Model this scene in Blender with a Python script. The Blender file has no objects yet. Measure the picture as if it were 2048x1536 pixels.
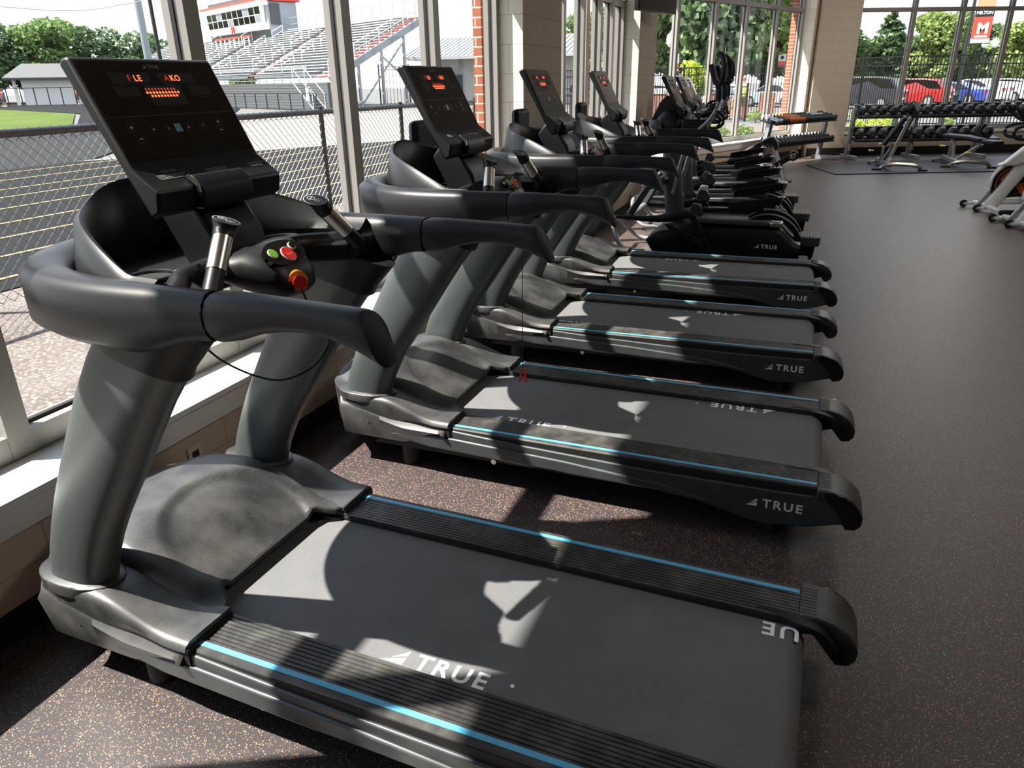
import bpy, math, random
from mathutils import Vector, Matrix
random.seed(7)
PI = math.pi
sc = bpy.context.scene
COL = sc.collection
# ------------------------------------------------------------ camera
cd = bpy.data.cameras.new('camera'); cam = bpy.data.objects.new('camera', cd); COL.objects.link(cam)
cd.sensor_fit = 'HORIZONTAL'; cd.sensor_width = 36.0; cd.lens = 25.66; cd.clip_start = 0.05; cd.clip_end = 600
CAM_Z = 1.5811; PITCH, ROLL, YAW = 0.3922, -0.0158, 0.3740
_f = Vector((-math.sin(YAW)*math.cos(PITCH), math.cos(YAW)*math.cos(PITCH), -math.sin(PITCH)))
_r = Vector((math.cos(YAW), math.sin(YAW), 0)); _u = _r.cross(_f)
_r2 = _r*math.cos(ROLL)+_u*math.sin(ROLL); _u2 = -_r*math.sin(ROLL)+_u*math.cos(ROLL)
cam.matrix_world = Matrix(((_r2.x,_u2.x,-_f.x,0),(_r2.y,_u2.y,-_f.y,0),(_r2.z,_u2.z,-_f.z,CAM_Z),(0,0,0,1)))
sc.camera = cam
# ------------------------------------------------------------ sky, sun, fill lights, exposure
w = bpy.data.worlds.new('sky'); sc.world = w; w.use_nodes = True
nt = w.node_tree; nt.nodes.clear()
wo = nt.nodes.new('ShaderNodeOutputWorld'); bg = nt.nodes.new('ShaderNodeBackground')
tc = nt.nodes.new('ShaderNodeTexCoord'); sp = nt.nodes.new('ShaderNodeSeparateXYZ')
cr = nt.nodes.new('ShaderNodeValToRGB')
nt.links.new(tc.outputs['Generated'], sp.inputs[0]); nt.links.new(sp.outputs['Z'], cr.inputs[0])
cr.color_ramp.elements[0].position = 0.0; cr.color_ramp.elements[0].color = (0.98, 1.0, 1.0, 1)
cr.color_ramp.elements[1].position = 0.7; cr.color_ramp.elements[1].color = (0.62, 0.78, 1.0, 1)
nt.links.new(cr.outputs[0], bg.inputs[0]); bg.inputs[1].default_value = 1.0
nt.links.new(bg.outputs[0], wo.inputs[0])
sd = bpy.data.lights.new('sun', 'SUN'); sun = bpy.data.objects.new('sun', sd); COL.objects.link(sun)
sd.energy = 8.8; sd.angle = math.radians(0.6); sd.color = (1.0, 0.95, 0.86)
SUN_DIR = Vector((1.0, 0.505, -1.64)).normalized()
sun.rotation_euler = SUN_DIR.to_track_quat('-Z', 'Y').to_euler(); sun.location = (-12, -6, 20)
def area(loc, sx, sy, e, col=(1.0,0.93,0.84)):
    d = bpy.data.lights.new('fill_light','AREA'); o = bpy.data.objects.new('fill_light', d); COL.objects.link(o)
    d.shape='RECTANGLE'; d.size=sx; d.size_y=sy; d.energy=e; d.color=col; o.location=loc
for (x,y) in ((2.5,3),(2.5,9),(2.5,15)):  # unseen fill lights, added to brighten the right side and far end
    area((x,y,4.3), 1.2, 1.2, 60 if y>12 else 24)
sc.view_settings.view_transform = 'Standard'; sc.view_settings.look = 'None'
sc.view_settings.gamma = 1.0; sc.view_settings.use_curve_mapping = False
sc.view_settings.exposure = 0.92
sc.cycles.max_bounces = 8; sc.cycles.transparent_max_bounces = 24
sc.cycles.caustics_reflective = False; sc.cycles.caustics_refractive = False
sc.cycles.use_denoising = True
# ------------------------------------------------------------ mesh collector
class MB:
    def __init__(s): s.v=[]; s.f=[]
    def add(s, vs, fs):
        n=len(s.v); s.v += [tuple(p) for p in vs]; s.f += [tuple(i+n for i in f) for f in fs]; return s
    def box(s, a, b, rz=0, c=None):
        (x0,y0,z0),(x1,y1,z1)=a,b
        vs=[(x,y,z) for z in (z0,z1) for y in (y0,y1) for x in (x0,x1)]
        if rz:
            cx,cy = c if c else ((x0+x1)/2,(y0+y1)/2); co,si=math.cos(rz),math.sin(rz)
            vs=[(cx+(x-cx)*co-(y-cy)*si, cy+(x-cx)*si+(y-cy)*co, z) for x,y,z in vs]
        return s.add(vs,[(0,2,3,1),(4,5,7,6),(0,1,5,4),(2,6,7,3),(0,4,6,2),(1,3,7,5)])
    def prism(s, pts, y0, y1, ax='y'):           # profile in xz pushed along y (or xy along z, yz along x)
        n=len(pts)
        def P(p,t): return (p[0],t,p[1]) if ax=='y' else ((p[0],p[1],t) if ax=='z' else (t,p[0],p[1]))
        vs=[P(p,y0) for p in pts]+[P(p,y1) for p in pts]
        fs=[tuple(range(n-1,-1,-1)),tuple(range(n,2*n))]+[(i,(i+1)%n,n+(i+1)%n,n+i) for i in range(n)]
        return s.add(vs,fs)
    def rings(s, rings, cap=True, closed=False):
        n=len(rings[0]); vs=[p for r in rings for p in r]; fs=[]; m=len(rings)
        for k in range(m if closed else m-1):
            a=k*n; b=((k+1)%m)*n
            for i in range(n):
                j=(i+1)%n; fs.append((a+i,a+j,b+j,b+i))
        if cap and not closed: fs += [tuple(range(n-1,-1,-1)), tuple(range((m-1)*n,m*n))]
        return s.add(vs,fs)
    def tube(s, pts, r, n=10, ref=(0,0,1), ry=None, closed=False, cap=True):
        pts=[Vector(p) for p in pts]; m=len(pts); out=[]; ref=Vector(ref)
        for i,p in enumerate(pts):
            if closed: t=(pts[(i+1)%m]-pts[i-1])
            else: t=(pts[min(i+1,m-1)]-pts[max(i-1,0)])
            t.normalize(); rr=ref if abs(t.dot(ref))<0.95 else Vector((1,0,0)) if abs(t.x)<0.9 else Vector((0,1,0))
            u=t.cross(rr).normalized(); v=u.cross(t)
            a=r[i] if isinstance(r,(list,tuple)) else r
            b=a if ry is None else (ry[i] if isinstance(ry,(list,tuple)) else ry)
            out.append([p+u*(a*math.cos(2*PI*k/n))+v*(b*math.sin(2*PI*k/n)) for k in range(n)])
        return s.rings(out,cap,closed)
    def cyl(s, a, b, r, n=16, r2=None): return s.tube([a,b],[r, r if r2 is None else r2],n)
    def bar(s, a, b, w, h, ref=(0,0,1)):          # rectangular bar w (across) x h (along ref)
        a,b=Vector(a),Vector(b); t=(b-a).normalized(); ref=Vector(ref)
        if abs(t.dot(ref))>0.95: ref=Vector((0,1,0))
        u=t.cross(ref).normalized(); v=u.cross(t)
        q=[(-.5,-.5),(.5,-.5),(.5,.5),(-.5,.5)]
        return s.rings([[p+u*w*i+v*h*j for i,j in q] for p in (a,b)])
    def grid(s, fn, nu, nv):
        vs=[fn(i/nu,j/nv) for i in range(nu+1) for j in range(nv+1)]
        fs=[(i*(nv+1)+j,(i+1)*(nv+1)+j,(i+1)*(nv+1)+j+1,i*(nv+1)+j+1) for i in range(nu) for j in range(nv)]
        return s.add(vs,fs)
    def ball(s, c, r, nu=12, nv=8, sc_=(1,1,1)):
        c=Vector(c); R=[]
        for i in range(1,nv):
            th=PI*i/nv
            R.append([(c.x+r*sc_[0]*math.sin(th)*math.cos(2*PI*k/nu), c.y+r*sc_[1]*math.sin(th)*math.sin(2*PI*k/nu), c.z+r*sc_[2]*math.cos(th)) for k in range(nu)])
        return s.rings(R)
    def quad(s, *p): return s.add(p,[tuple(range(len(p)))])
    def xf(s, M):
        s.v=[tuple(M@Vector(p)) for p in s.v]; return s
    def build(s, name, mat, parent=None, smooth=35, bevel=0, sub=0, kind=None):
        me=bpy.data.meshes.new(name); me.from_pydata([tuple(p) for p in s.v],[],s.f); me.validate()
        import bmesh
        bm=bmesh.new(); bm.from_mesh(me); bmesh.ops.recalc_face_normals(bm,faces=bm.faces)
        if bevel: bmesh.ops.remove_doubles(bm,verts=bm.verts,dist=1e-5)
        bm.to_mesh(me); bm.free()
        if mat: me.materials.append(mat)
        if smooth:
            me.shade_smooth(); me.set_sharp_from_angle(angle=math.radians(smooth))
        o=bpy.data.objects.new(name,me); COL.objects.link(o)
        if parent: o.parent=parent
        if bevel:
            m=o.modifiers.new('bevel','BEVEL'); m.width=bevel; m.segments=2; m.limit_method='ANGLE'; m.angle_limit=math.radians(40)
        if sub:
            m=o.modifiers.new('sub','SUBSURF'); m.levels=sub; m.render_levels=sub
        if kind: o['kind']=kind
        return o
def tag(o,label=None,cat=None,group=None,kind=None):
    if label: o['label']=label
    if cat: o['category']=cat
    if group: o['group']=group
    if kind: o['kind']=kind
    return o
def empty(name,loc=(0,0,0),rz=0):
    o=bpy.data.objects.new(name,None); COL.objects.link(o); o.location=loc; o.rotation_euler=(0,0,rz); o.empty_display_size=.1; return o
CH={}
def kids(o): return [c for c in bpy.data.objects if c.parent==o]
def copy_tree(o,parent=None,keep=True):
    c=o.copy(); COL.objects.link(c); c.parent=parent
    for ch in kids(o): copy_tree(ch,c)
    return c
def shift(root,M):            # move every child mesh of a root rigidly in root space
    done=set()
    def go(o):
        for c in kids(o):
            if c.data and c.data.name not in done: c.data.transform(M); done.add(c.data.name)
            go(c)
    go(root)
def text_mb(txt,size,M,bold=0.0,spacing=1.0,depth=0.0,align='LEFT'):
    cu=bpy.data.curves.new('t','FONT'); cu.body=txt; cu.size=size; cu.offset=bold*size; cu.space_character=spacing
    cu.extrude=depth; cu.align_x=align; cu.resolution_u=4
    o=bpy.data.objects.new('t',cu); COL.objects.link(o); bpy.context.view_layer.update()
    me=bpy.data.meshes.new_from_object(o.evaluated_get(bpy.context.evaluated_depsgraph_get()))
    mb=MB(); mb.add([M@v.co for v in me.vertices],[tuple(p.vertices) for p in me.polygons])
    bpy.data.objects.remove(o); bpy.data.curves.remove(cu); bpy.data.meshes.remove(me); return mb
def frame(o,x,y):             # 4x4 with origin o, x axis, y axis
    x=Vector(x).normalized(); y=Vector(y).normalized(); z=x.cross(y)
    return Matrix(((x.x,y.x,z.x,o[0]),(x.y,y.y,z.y,o[1]),(x.z,y.z,z.z,o[2]),(0,0,0,1)))
# ------------------------------------------------------------ materials
def mat(name,col,rough=0.5,metal=0.0,spec=0.5,emit=None,es=0,bump=None,speck=None,dirt=None,coat=0):
    m=bpy.data.materials.new(name); m.use_nodes=True; n=m.node_tree; b=n.nodes['Principled BSDF']; L=n.links.new
    b.inputs['Base Color'].default_value=(*col,1); b.inputs['Roughness'].default_value=rough
    b.inputs['Metallic'].default_value=metal; b.inputs['Specular IOR Level'].default_value=spec
    if coat: b.inputs['Coat Weight'].default_value=coat; b.inputs['Coat Roughness'].default_value=.08
    if emit: b.inputs['Emission Color'].default_value=(*emit,1); b.inputs['Emission Strength'].default_value=es
    src=None
    if bump or speck or dirt: tcn=n.nodes.new('ShaderNodeTexCoord')
    if dirt:                   # (colour, scale, low, high): broad worn patches
        nz=n.nodes.new('ShaderNodeTexNoise'); nz.inputs['Scale'].default_value=dirt[1]; nz.inputs['Detail'].default_value=8
        L(tcn.outputs['Object'],nz.inputs['Vector']); r=n.nodes.new('ShaderNodeValToRGB')
        r.color_ramp.elements[0].position=dirt[2]; r.color_ramp.elements[0].color=(*col,1)
        r.color_ramp.elements[1].position=dirt[3]; r.color_ramp.elements[1].color=(*dirt[0],1)
        L(nz.outputs['Fac'],r.inputs[0]); src=r.outputs[0]
    if speck:                  # (colour, scale, threshold)
        nz=n.nodes.new('ShaderNodeTexNoise'); nz.inputs['Scale'].default_value=speck[1]; nz.inputs['Detail'].default_value=2
        L(tcn.outputs['Object'],nz.inputs['Vector']); r=n.nodes.new('ShaderNodeValToRGB')
        r.color_ramp.elements[0].position=speck[2]; r.color_ramp.elements[1].position=min(1,speck[2]+.12)
        L(nz.outputs['Fac'],r.inputs[0]); mx=n.nodes.new('ShaderNodeMixRGB'); mx.inputs[1].default_value=(*col,1)
        if src: L(src,mx.inputs[1])
        mx.inputs[2].default_value=(*speck[0],1); L(r.outputs[0],mx.inputs[0]); src=mx.outputs[0]
    if src: L(src,b.inputs['Base Color'])
    if bump:                   # (scale, strength, distance)
        nz=n.nodes.new('ShaderNodeTexNoise'); nz.inputs['Scale'].default_value=bump[0]; nz.inputs['Detail'].default_value=4
        L(tcn.outputs['Object'],nz.inputs['Vector']); bp=n.nodes.new('ShaderNodeBump')
        bp.inputs['Strength'].default_value=bump[1]; bp.inputs['Distance'].default_value=bump[2]
        L(nz.outputs['Fac'],bp.inputs['Height']); L(bp.outputs[0],b.inputs['Normal'])
    return m
def brickmat(name,c1,c2,mortar,bw,bh,ms,rough=.85,bump=.4,dist=.004,vertical_axis='z',rot=0,fine=None):
    m=bpy.data.materials.new(name); m.use_nodes=True; n=m.node_tree; b=n.nodes['Principled BSDF']; L=n.links.new
    tcn=n.nodes.new('ShaderNodeTexCoord'); geo=n.nodes.new('ShaderNodeNewGeometry')
    s1=n.nodes.new('ShaderNodeSeparateXYZ'); L(geo.outputs['Position'],s1.inputs[0])
    ad=n.nodes.new('ShaderNodeMath'); ad.operation='ADD'; L(s1.outputs['X'],ad.inputs[0]); L(s1.outputs['Y'],ad.inputs[1])
    cb=n.nodes.new('ShaderNodeCombineXYZ'); L(ad.outputs[0],cb.inputs[0]); L(s1.outputs['Z'],cb.inputs[1])
    br=n.nodes.new('ShaderNodeTexBrick'); L(cb.outputs[0],br.inputs['Vector'])
    br.inputs['Scale'].default_value=1; br.inputs['Brick Width'].default_value=bw; br.inputs['Row Height'].default_value=bh
    br.inputs['Mortar Size'].default_value=ms; br.inputs['Mortar Smooth'].default_value=.2
    br.inputs['Color1'].default_value=(*c1,1); br.inputs['Color2'].default_value=(*c2,1); br.inputs['Mortar'].default_value=(*mortar,1)
    L(br.outputs['Color'],b.inputs['Base Color']); b.inputs['Roughness'].default_value=rough
    bp=n.nodes.new('ShaderNodeBump'); bp.inputs['Strength'].default_value=bump; bp.inputs['Distance'].default_value=dist; bp.invert=True
    L(br.outputs['Fac'],bp.inputs['Height']); last=bp
    nz=n.nodes.new('ShaderNodeTexNoise'); nz.inputs['Scale'].default_value=fine or 60; nz.inputs['Detail'].default_value=3
    L(geo.outputs['Position'],nz.inputs['Vector']); b2=n.nodes.new('ShaderNodeBump'); b2.inputs['Strength'].default_value=.35; b2.inputs['Distance'].default_value=.003
    L(nz.outputs['Fac'],b2.inputs['Height']); L(bp.outputs[0],b2.inputs['Normal']); L(b2.outputs[0],b.inputs['Normal'])
    return m
def glassmat(name,tint=(1,1,1),refl=.010):
    m=bpy.data.materials.new(name); m.use_nodes=True; n=m.node_tree; n.nodes.clear(); L=n.links.new
    o=n.nodes.new('ShaderNodeOutputMaterial'); t=n.nodes.new('ShaderNodeBsdfTransparent'); g=n.nodes.new('ShaderNodeBsdfGlossy')
    g.inputs['Roughness'].default_value=.02; t.inputs[0].default_value=(*tint,1)
    fr=n.nodes.new('ShaderNodeLayerWeight'); fr.inputs[0].default_value=.25
    mm=n.nodes.new('ShaderNodeMath'); mm.operation='MULTIPLY_ADD'; mm.inputs[1].default_value=.03; mm.inputs[2].default_value=refl
    mx=n.nodes.new('ShaderNodeMixShader'); L(fr.outputs['Fresnel'],mm.inputs[0]); L(mm.outputs[0],mx.inputs[0]); L(t.outputs[0],mx.inputs[1]); L(g.outputs[0],mx.inputs[2]); L(mx.outputs[0],o.inputs[0])
    return m
def floormat():
    m=bpy.data.materials.new('rubber_floor'); m.use_nodes=True; n=m.node_tree; b=n.nodes['Principled BSDF']; L=n.links.new
    g=n.nodes.new('ShaderNodeNewGeometry')
    def flecks(scale,lo,hi,seed):
        mp=n.nodes.new('ShaderNodeMapping'); mp.inputs['Location'].default_value=(seed,seed*.7,0); L(g.outputs['Position'],mp.inputs[0])
        v=n.nodes.new('ShaderNodeTexVoronoi'); v.inputs['Scale'].default_value=scale; v.inputs['Randomness'].default_value=1; L(mp.outputs[0],v.inputs['Vector'])
        nz=n.nodes.new('ShaderNodeTexNoise'); nz.inputs['Scale'].default_value=scale*1.6; L(mp.outputs[0],nz.inputs['Vector'])
        # irregular chips: distance plus noise, only where the cell's random value allows
        a=n.nodes.new('ShaderNodeMath'); a.operation='MULTIPLY_ADD'; a.inputs[1].default_value=.55; L(nz.outputs['Fac'],a.inputs[0]); L(v.outputs['Distance'],a.inputs[2])
        r=n.nodes.new('ShaderNodeMath'); r.operation='LESS_THAN'; r.inputs[1].default_value=lo; L(a.outputs[0],r.inputs[0])
        s=n.nodes.new('ShaderNodeSeparateColor'); L(v.outputs['Color'],s.inputs[0])
        q=n.nodes.new('ShaderNodeMath'); q.operation='LESS_THAN'; q.inputs[1].default_value=hi; L(s.outputs[0],q.inputs[0])
        k=n.nodes.new('ShaderNodeMath'); k.operation='MULTIPLY'; L(r.outputs[0],k.inputs[0]); L(q.outputs[0],k.inputs[1])
        return k.outputs[0], s.outputs[1]
    nz=n.nodes.new('ShaderNodeTexNoise'); nz.inputs['Scale'].default_value=2.2; nz.inputs['Detail'].default_value=5; L(g.outputs['Position'],nz.inputs['Vector'])
    r=n.nodes.new('ShaderNodeValToRGB'); r.color_ramp.elements[0].color=(.030,.025,.026,1); r.color_ramp.elements[1].color=(.050,.042,.044,1); L(nz.outputs['Fac'],r.inputs[0])
    cur=r.outputs[0]
    for (scl,lo,hi,seed,c1,c2) in ((130,.49,.70,3.1,(.58,.21,.09),(.60,.36,.22)),(210,.49,.66,9.7,(.42,.33,.26),(.52,.24,.13))):
        f,rv=flecks(scl,lo,hi,seed)
        cc=n.nodes.new('ShaderNodeMixRGB'); cc.inputs[1].default_value=(*c1,1); cc.inputs[2].default_value=(*c2,1); L(rv,cc.inputs[0])
        mx=n.nodes.new('ShaderNodeMixRGB'); L(f,mx.inputs[0]); L(cur,mx.inputs[1]); L(cc.outputs[0],mx.inputs[2]); cur=mx.outputs[0]
    L(cur,b.inputs['Base Color']); b.inputs['Roughness'].default_value=.46; b.inputs['Specular IOR Level'].default_value=.65
    n2=n.nodes.new('ShaderNodeTexNoise'); n2.inputs['Scale'].default_value=260; n2.inputs['Detail'].default_value=2; L(g.outputs['Position'],n2.inputs['Vector'])
    bp=n.nodes.new('ShaderNodeBump'); bp.inputs['Strength'].default_value=.22; bp.inputs['Distance'].default_value=.0015; L(n2.outputs['Fac'],bp.inputs['Height']); L(bp.outputs[0],b.inputs['Normal'])
    return m
G={}
G['floor']=floormat()
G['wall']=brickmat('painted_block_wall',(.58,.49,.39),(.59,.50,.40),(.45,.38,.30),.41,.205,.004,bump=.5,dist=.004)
G['sunlit']=brickmat('sunlit_block',(.78,.75,.64),(.79,.76,.65),(.62,.58,.48),.41,.205,.004,bump=.6,dist=.006,fine=45)  # paler copy of the wall block, sunlight painted into the colour
G['brick']=brickmat('red_brick',(.30,.085,.045),(.38,.12,.065),(.55,.48,.42),.2,.068,.006)
G['white']=mat('white_sill',(.80,.80,.78),.35)
G['frame']=mat('window_aluminium',(.30,.285,.265),.40,.1)
G['gasket']=mat('black_gasket',(.01,.01,.012),.6)
G['glass']=glassmat('clear_glass')
G['base']=mat('black_rubber_base',(.008,.008,.008),.6)
G['ceil']=mat('ceiling_tile',(.35,.34,.32),.9)
G['blk']=mat('black_plastic',(.008,.008,.009),.40,spec=.32,speck=((.05,.05,.05),420,.66),bump=(700,.06,.001))
G['dust']=mat('dusty_black_plastic',(.022,.022,.023),.42,dirt=((.075,.073,.068),7,.42,.75),speck=((.16,.155,.145),380,.64),bump=(500,.08,.001))
G['gloss']=mat('gloss_black',(.008,.007,.007),.12,coat=.4)
G['scr']=mat('screen_glass',(.012,.008,.006),.10,coat=.5)
G['deep']=mat('matte_black',(.006,.006,.006),.7)
G['post']=mat('grey_green_metal_paint',(.085,.098,.098),.38,.35,speck=((.16,.17,.17),600,.66))
G['skirt']=mat('graphite_paint',(.058,.066,.068),.40,.3,dirt=((.085,.095,.095),9,.5,.8))
G['grip']=mat('rubber_grip',(.010,.012,.016),.46,spec=.32,bump=(900,.05,.001))
G['belt']=mat('running_belt',(.105,.107,.112),.72,speck=((.22,.22,.225),900,.56),dirt=((.135,.135,.135),6,.4,.8),bump=(900,.3,.001))
G['rib']=mat('ribbed_rail',(.030,.029,.028),.45,dirt=((.10,.097,.088),14,.45,.8))
G['blue']=mat('blue_stripe',(.10,.40,.62),.4)
G['chrome']=mat('brushed_metal',(.62,.60,.55),.26,1)
G['lab']=mat('white_print',(.90,.90,.88),.5)
G['labg']=mat('grey_print',(.30,.30,.30),.5)
G['dim']=mat('dark_print',(.05,.04,.038),.35)
G['red']=mat('red_button',(.55,.02,.02),.35)
G['green']=mat('green_button',(.16,.38,.05),.4)
G['yel']=mat('yellow_ring',(.80,.30,.02),.35)
G['led']=mat('red_led',(.5,.02,.01),.5,emit=(1,.09,.03),es=2.2)
G['led2']=mat('dim_red_led',(.1,.01,.01),.5,emit=(1,.09,.03),es=.25)
G['key']=mat('blue_key',(.10,.28,.42),.4)
G['silver']=mat('silver_paint',(.34,.35,.36),.35,.5)
G['vinyl']=mat('black_vinyl',(.02,.021,.024),.35,bump=(300,.1,.001))
G['iron']=mat('black_iron',(.008,.008,.009),.6,spec=.25)
G['wht']=mat('white_paint',(.80,.80,.78),.28)
G['orange']=mat('orange_paint',(.55,.13,.02),.4)
G['hex']=mat('rubber_hex_head',(.022,.022,.023),.42)
G['ylw']=mat('yellow_knob',(.75,.5,.03),.4)
G['gold']=mat('reflective_warm',(.6,.5,.3),.3)
# ------------------------------------------------------------ room shell
WX=-2.11; XI=-2.30; XG=-2.37; XO=-2.45; SILL=.455; TR=2.85; TOP=4.4
S=lambda n,mb,m,p=None,**k: mb.build(n,m,p,kind=None if p else 'structure',smooth=0,**k)
D3=Vector((.395,.9187,0)); N3=Vector((.9187,-.395,0))       # far left wall run and its inward normal
W3=Vector((-1.78,14.63,0))                                   # a mullion foot on the window plane
D4=Vector((.910,.4147,0)).normalized(); N4=Vector((.4147,-.910,0)).normalized()
E0=Vector((-.02,17.74,0))
S('floor',MB().prism([(-2.45,-4.5),(9,-4.5),(9,22.4),(-.2,18.0),(-2.45,13.2)],-.12,0,'z'),G['floor'])
S('ceiling',MB().prism([(-3.0,-4.5),(9.2,-4.5),(9.2,22.6),(-.3,18.4),(-2.9,13)],TOP,TOP+.15,'z'),G['ceil'])
wl=MB()
wl.box((XO,-4.5,0),(WX,11.0,.43))
for (a,b) in ((-4.5,-1.9),(5.72,6.68),(9.87,11.0)): wl.box((XO,a,.43),(WX,b,TOP))
wl.box((XO,-4.5,4.2),(WX,11,TOP))
wl.box((XO,11.0,0),(WX,13.3,.43))
S('wall_left',wl,G['wall'])
# block returns beside the windows, sunlight put into their paler colour
rv=MB(); rv.box((XG,5.705,SILL),(WX+.003,5.722,4.2)); rv.box((XG,9.855,SILL),(WX+.003,9.872,4.2)); S('trim_1',rv,G['sunlit'])
# slanted wall with the third window
def P3(s,off,z): p=W3+D3*s+N3*off; return (p.x,p.y,z)
def slab3(mb,s0,s1,o0,o1,z0,z1):
    return mb.rings([[P3(s0,o0,z),P3(s1,o0,z),P3(s1,o1,z),P3(s0,o1,z)] for z in (z0,z1)])
w3=MB(); slab3(w3,-3.6,3.62,-.10,.25,0,.43); slab3(w3,-3.6,3.62,-.10,.25,4.2,TOP); slab3(w3,3.46,3.62,-.1,.25,.43,4.2)
S('wall_back_left',w3,G['wall'])
r3=MB(); slab3(r3,3.44,3.462,-.02,.255,SILL,4.2); S('trim_2',r3,G['sunlit'])
def P4(s,off,z): p=E0+D4*s+N4*off; return (p.x,p.y,z)
def slab4(mb,s0,s1,o0,o1,z0,z1):
    return mb.rings([[P4(s0,o0,z),P4(s1,o0,z),P4(s1,o1,z),P4(s0,o1,z)] for z in (z0,z1)])
w4=MB(); slab4(w4,-.05,.79,-.35,0,0,TOP); slab4(w4,.79,9.9,-.35,0,0,.43); slab4(w4,.79,9.9,-.35,0,4.2,TOP)
S('wall_back',w4,G['wall'])
S('wall_right',MB().box((9,-4.5,0),(9.15,22.2,TOP)),G['wall'])
S('wall_front',MB().box((-2.45,-4.65,0),(9.15,-4.5,TOP)),G['wall'])
# sills
sl=MB().box((XI-.12,-4.4,.43),(WX+.035,5.72,SILL)); sl.box((WX-.01,-4.4,.335),(WX+.02,5.72,.431)); S('trim_3',sl,G['white'],bevel=.004)
sl=MB().box((XI-.12,6.68,.43),(WX+.035,9.87,SILL)); sl.box((WX-.01,6.68,.335),(WX+.02,9.87,.431)); sl.box((XI-.12,11.0,.43),(WX+.035,13.2,SILL)); S('trim_4',sl,G['white'])
sl=MB(); slab3(sl,-3.0,3.45,-.02,.285,.43,SILL); slab3(sl,-3.0,3.45,.24,.27,.335,.431); S('trim_5',sl,G['white'])
sl=MB(); slab4(sl,.79,9.9,-.3,.03,.43,SILL+.02); S('trim_6',sl,G['white'])
# rubber bases
S('baseboard_left',MB().box((WX,-4.4,0),(WX+.01,13.2,.10)),G['base'])
bb=MB(); slab3(bb,-1.6,3.62,.25,.26,0,.14); S('baseboard_back_left',bb,G['base'])
bb=MB(); slab4(bb,.0,9.9,.0,.012,0,.16); S('baseboard_back',bb,G['base'])
# windows -------------------------------------------------------
def window(name,P,spans,s_end,sill,mw=.08,top=4.2,TR=2.85):
    """P(s,off,z) frame coords; off 0 = inner face, negative outwards; spans = right edges of mullions"""
    fr=MB(); gk=MB()
    def slab(mb,s0,s1,o0,o1,z0,z1): mb.rings([[P(s0,o0,z),P(s1,o0,z),P(s1,o1,z),P(s0,o1,z)] for z in (z0,z1)])
    s0=spans[0]
    slab(fr,s0,s_end,-.10,0,sill,sill+.085); slab(fr,s0,s_end,-.10,0,TR-.035,TR+.035); slab(fr,s0,s_end,-.10,0,top-.07,top)
    gl=MB(); e=list(spans)
    for k,s in enumerate(e):
        slab(fr,s-mw,s,-.103,.003,sill+.001,top-.001)
        for a in (s-mw-.006,s):
            slab(gk,a,a+.006,-.062,-.042,sill+.085,top-.07)
    slab(fr,s_end,s_end+mw,-.103,.003,sill+.001,top-.001); slab(gk,s_end-.006,s_end,-.062,-.042,sill+.085,top-.07)
    slab(gk,s0,s_end,-.062,-.042,sill+.085,sill+.097); slab(gk,s0,s_end,-.062,-.042,TR-.045,TR-.033)
    f=fr.build(name,G['frame'],None,smooth=0,kind='structure')
    gk.build('gasket',G['gasket'],f,smooth=0)
    for k,s in enumerate(e):
        b=e[k+1]-mw if k+1<len(e) else s_end
        q=MB(); slab(q,s,b,-.055,-.050,sill+.085,top-.07)
        q.build('glass_pane',G['glass'],f,smooth=0)
    return f
PL=lambda s,o,z:(XI+o,s,z)
window('window_1',PL,[-1.83,-.73,.37,1.46,2.55,3.64,4.68],5.65,SILL,TR=2.44)
window('window_2',PL,[6.75,7.42,8.10,8.78,9.32],9.80,SILL,TR=2.44)
window('window_3',lambda s,o,z:P3(s,o+.02,z),[-3.55,-2.37,-1.18,.03,1.13,2.35],3.37,SILL)
window('window_4',lambda s,o,z:P4(s,o-.18,z),[.87,2.04,3.08,4.12,5.17,6.21,7.26,8.3,9.3],9.85,SILL+.02)
# brick piers and an added sun blocker outside
bk=MB()
for (a,b) in ((5.69,6.70),(9.86,11.0)): bk.box((-2.51,a,-.3),(-2.44,b,TOP))
bk.box((-2.51,-4.5,-.3),(-2.44,11,.42))
S('trim_7',bk,G['brick'])
bk=MB(); slab3(bk,3.42,3.75,-.24,-.12,-.3,TOP); S('trim_8',bk,G['brick'])
S('sun_blocker',MB().prism([(-3.07,-6),(-2.4,-6),(-2.4,11.3),(-2.35,13),(-.3,18.4),(-1.15,18.4),(-3.3,13.3),(-3.07,11.2)],TOP-.05,TOP+.2,'z'),G['ceil'])  # unseen overhang, added to cut off sun through the upper panes
# flat charcoal mats of the lifting area
m=MB().prism([(.02,15.75),(.50,14.30),(6.6,16.9),(6.0,18.6),(1.2,16.85)],0,.018,'z')
tag(m.build('lifting_mat',mat('mat_rubber',(.028,.028,.032),.5,bump=(200,.2,.002)),smooth=0,bevel=.003),'large black rubber lifting mat under the two weight benches','mat')
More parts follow.
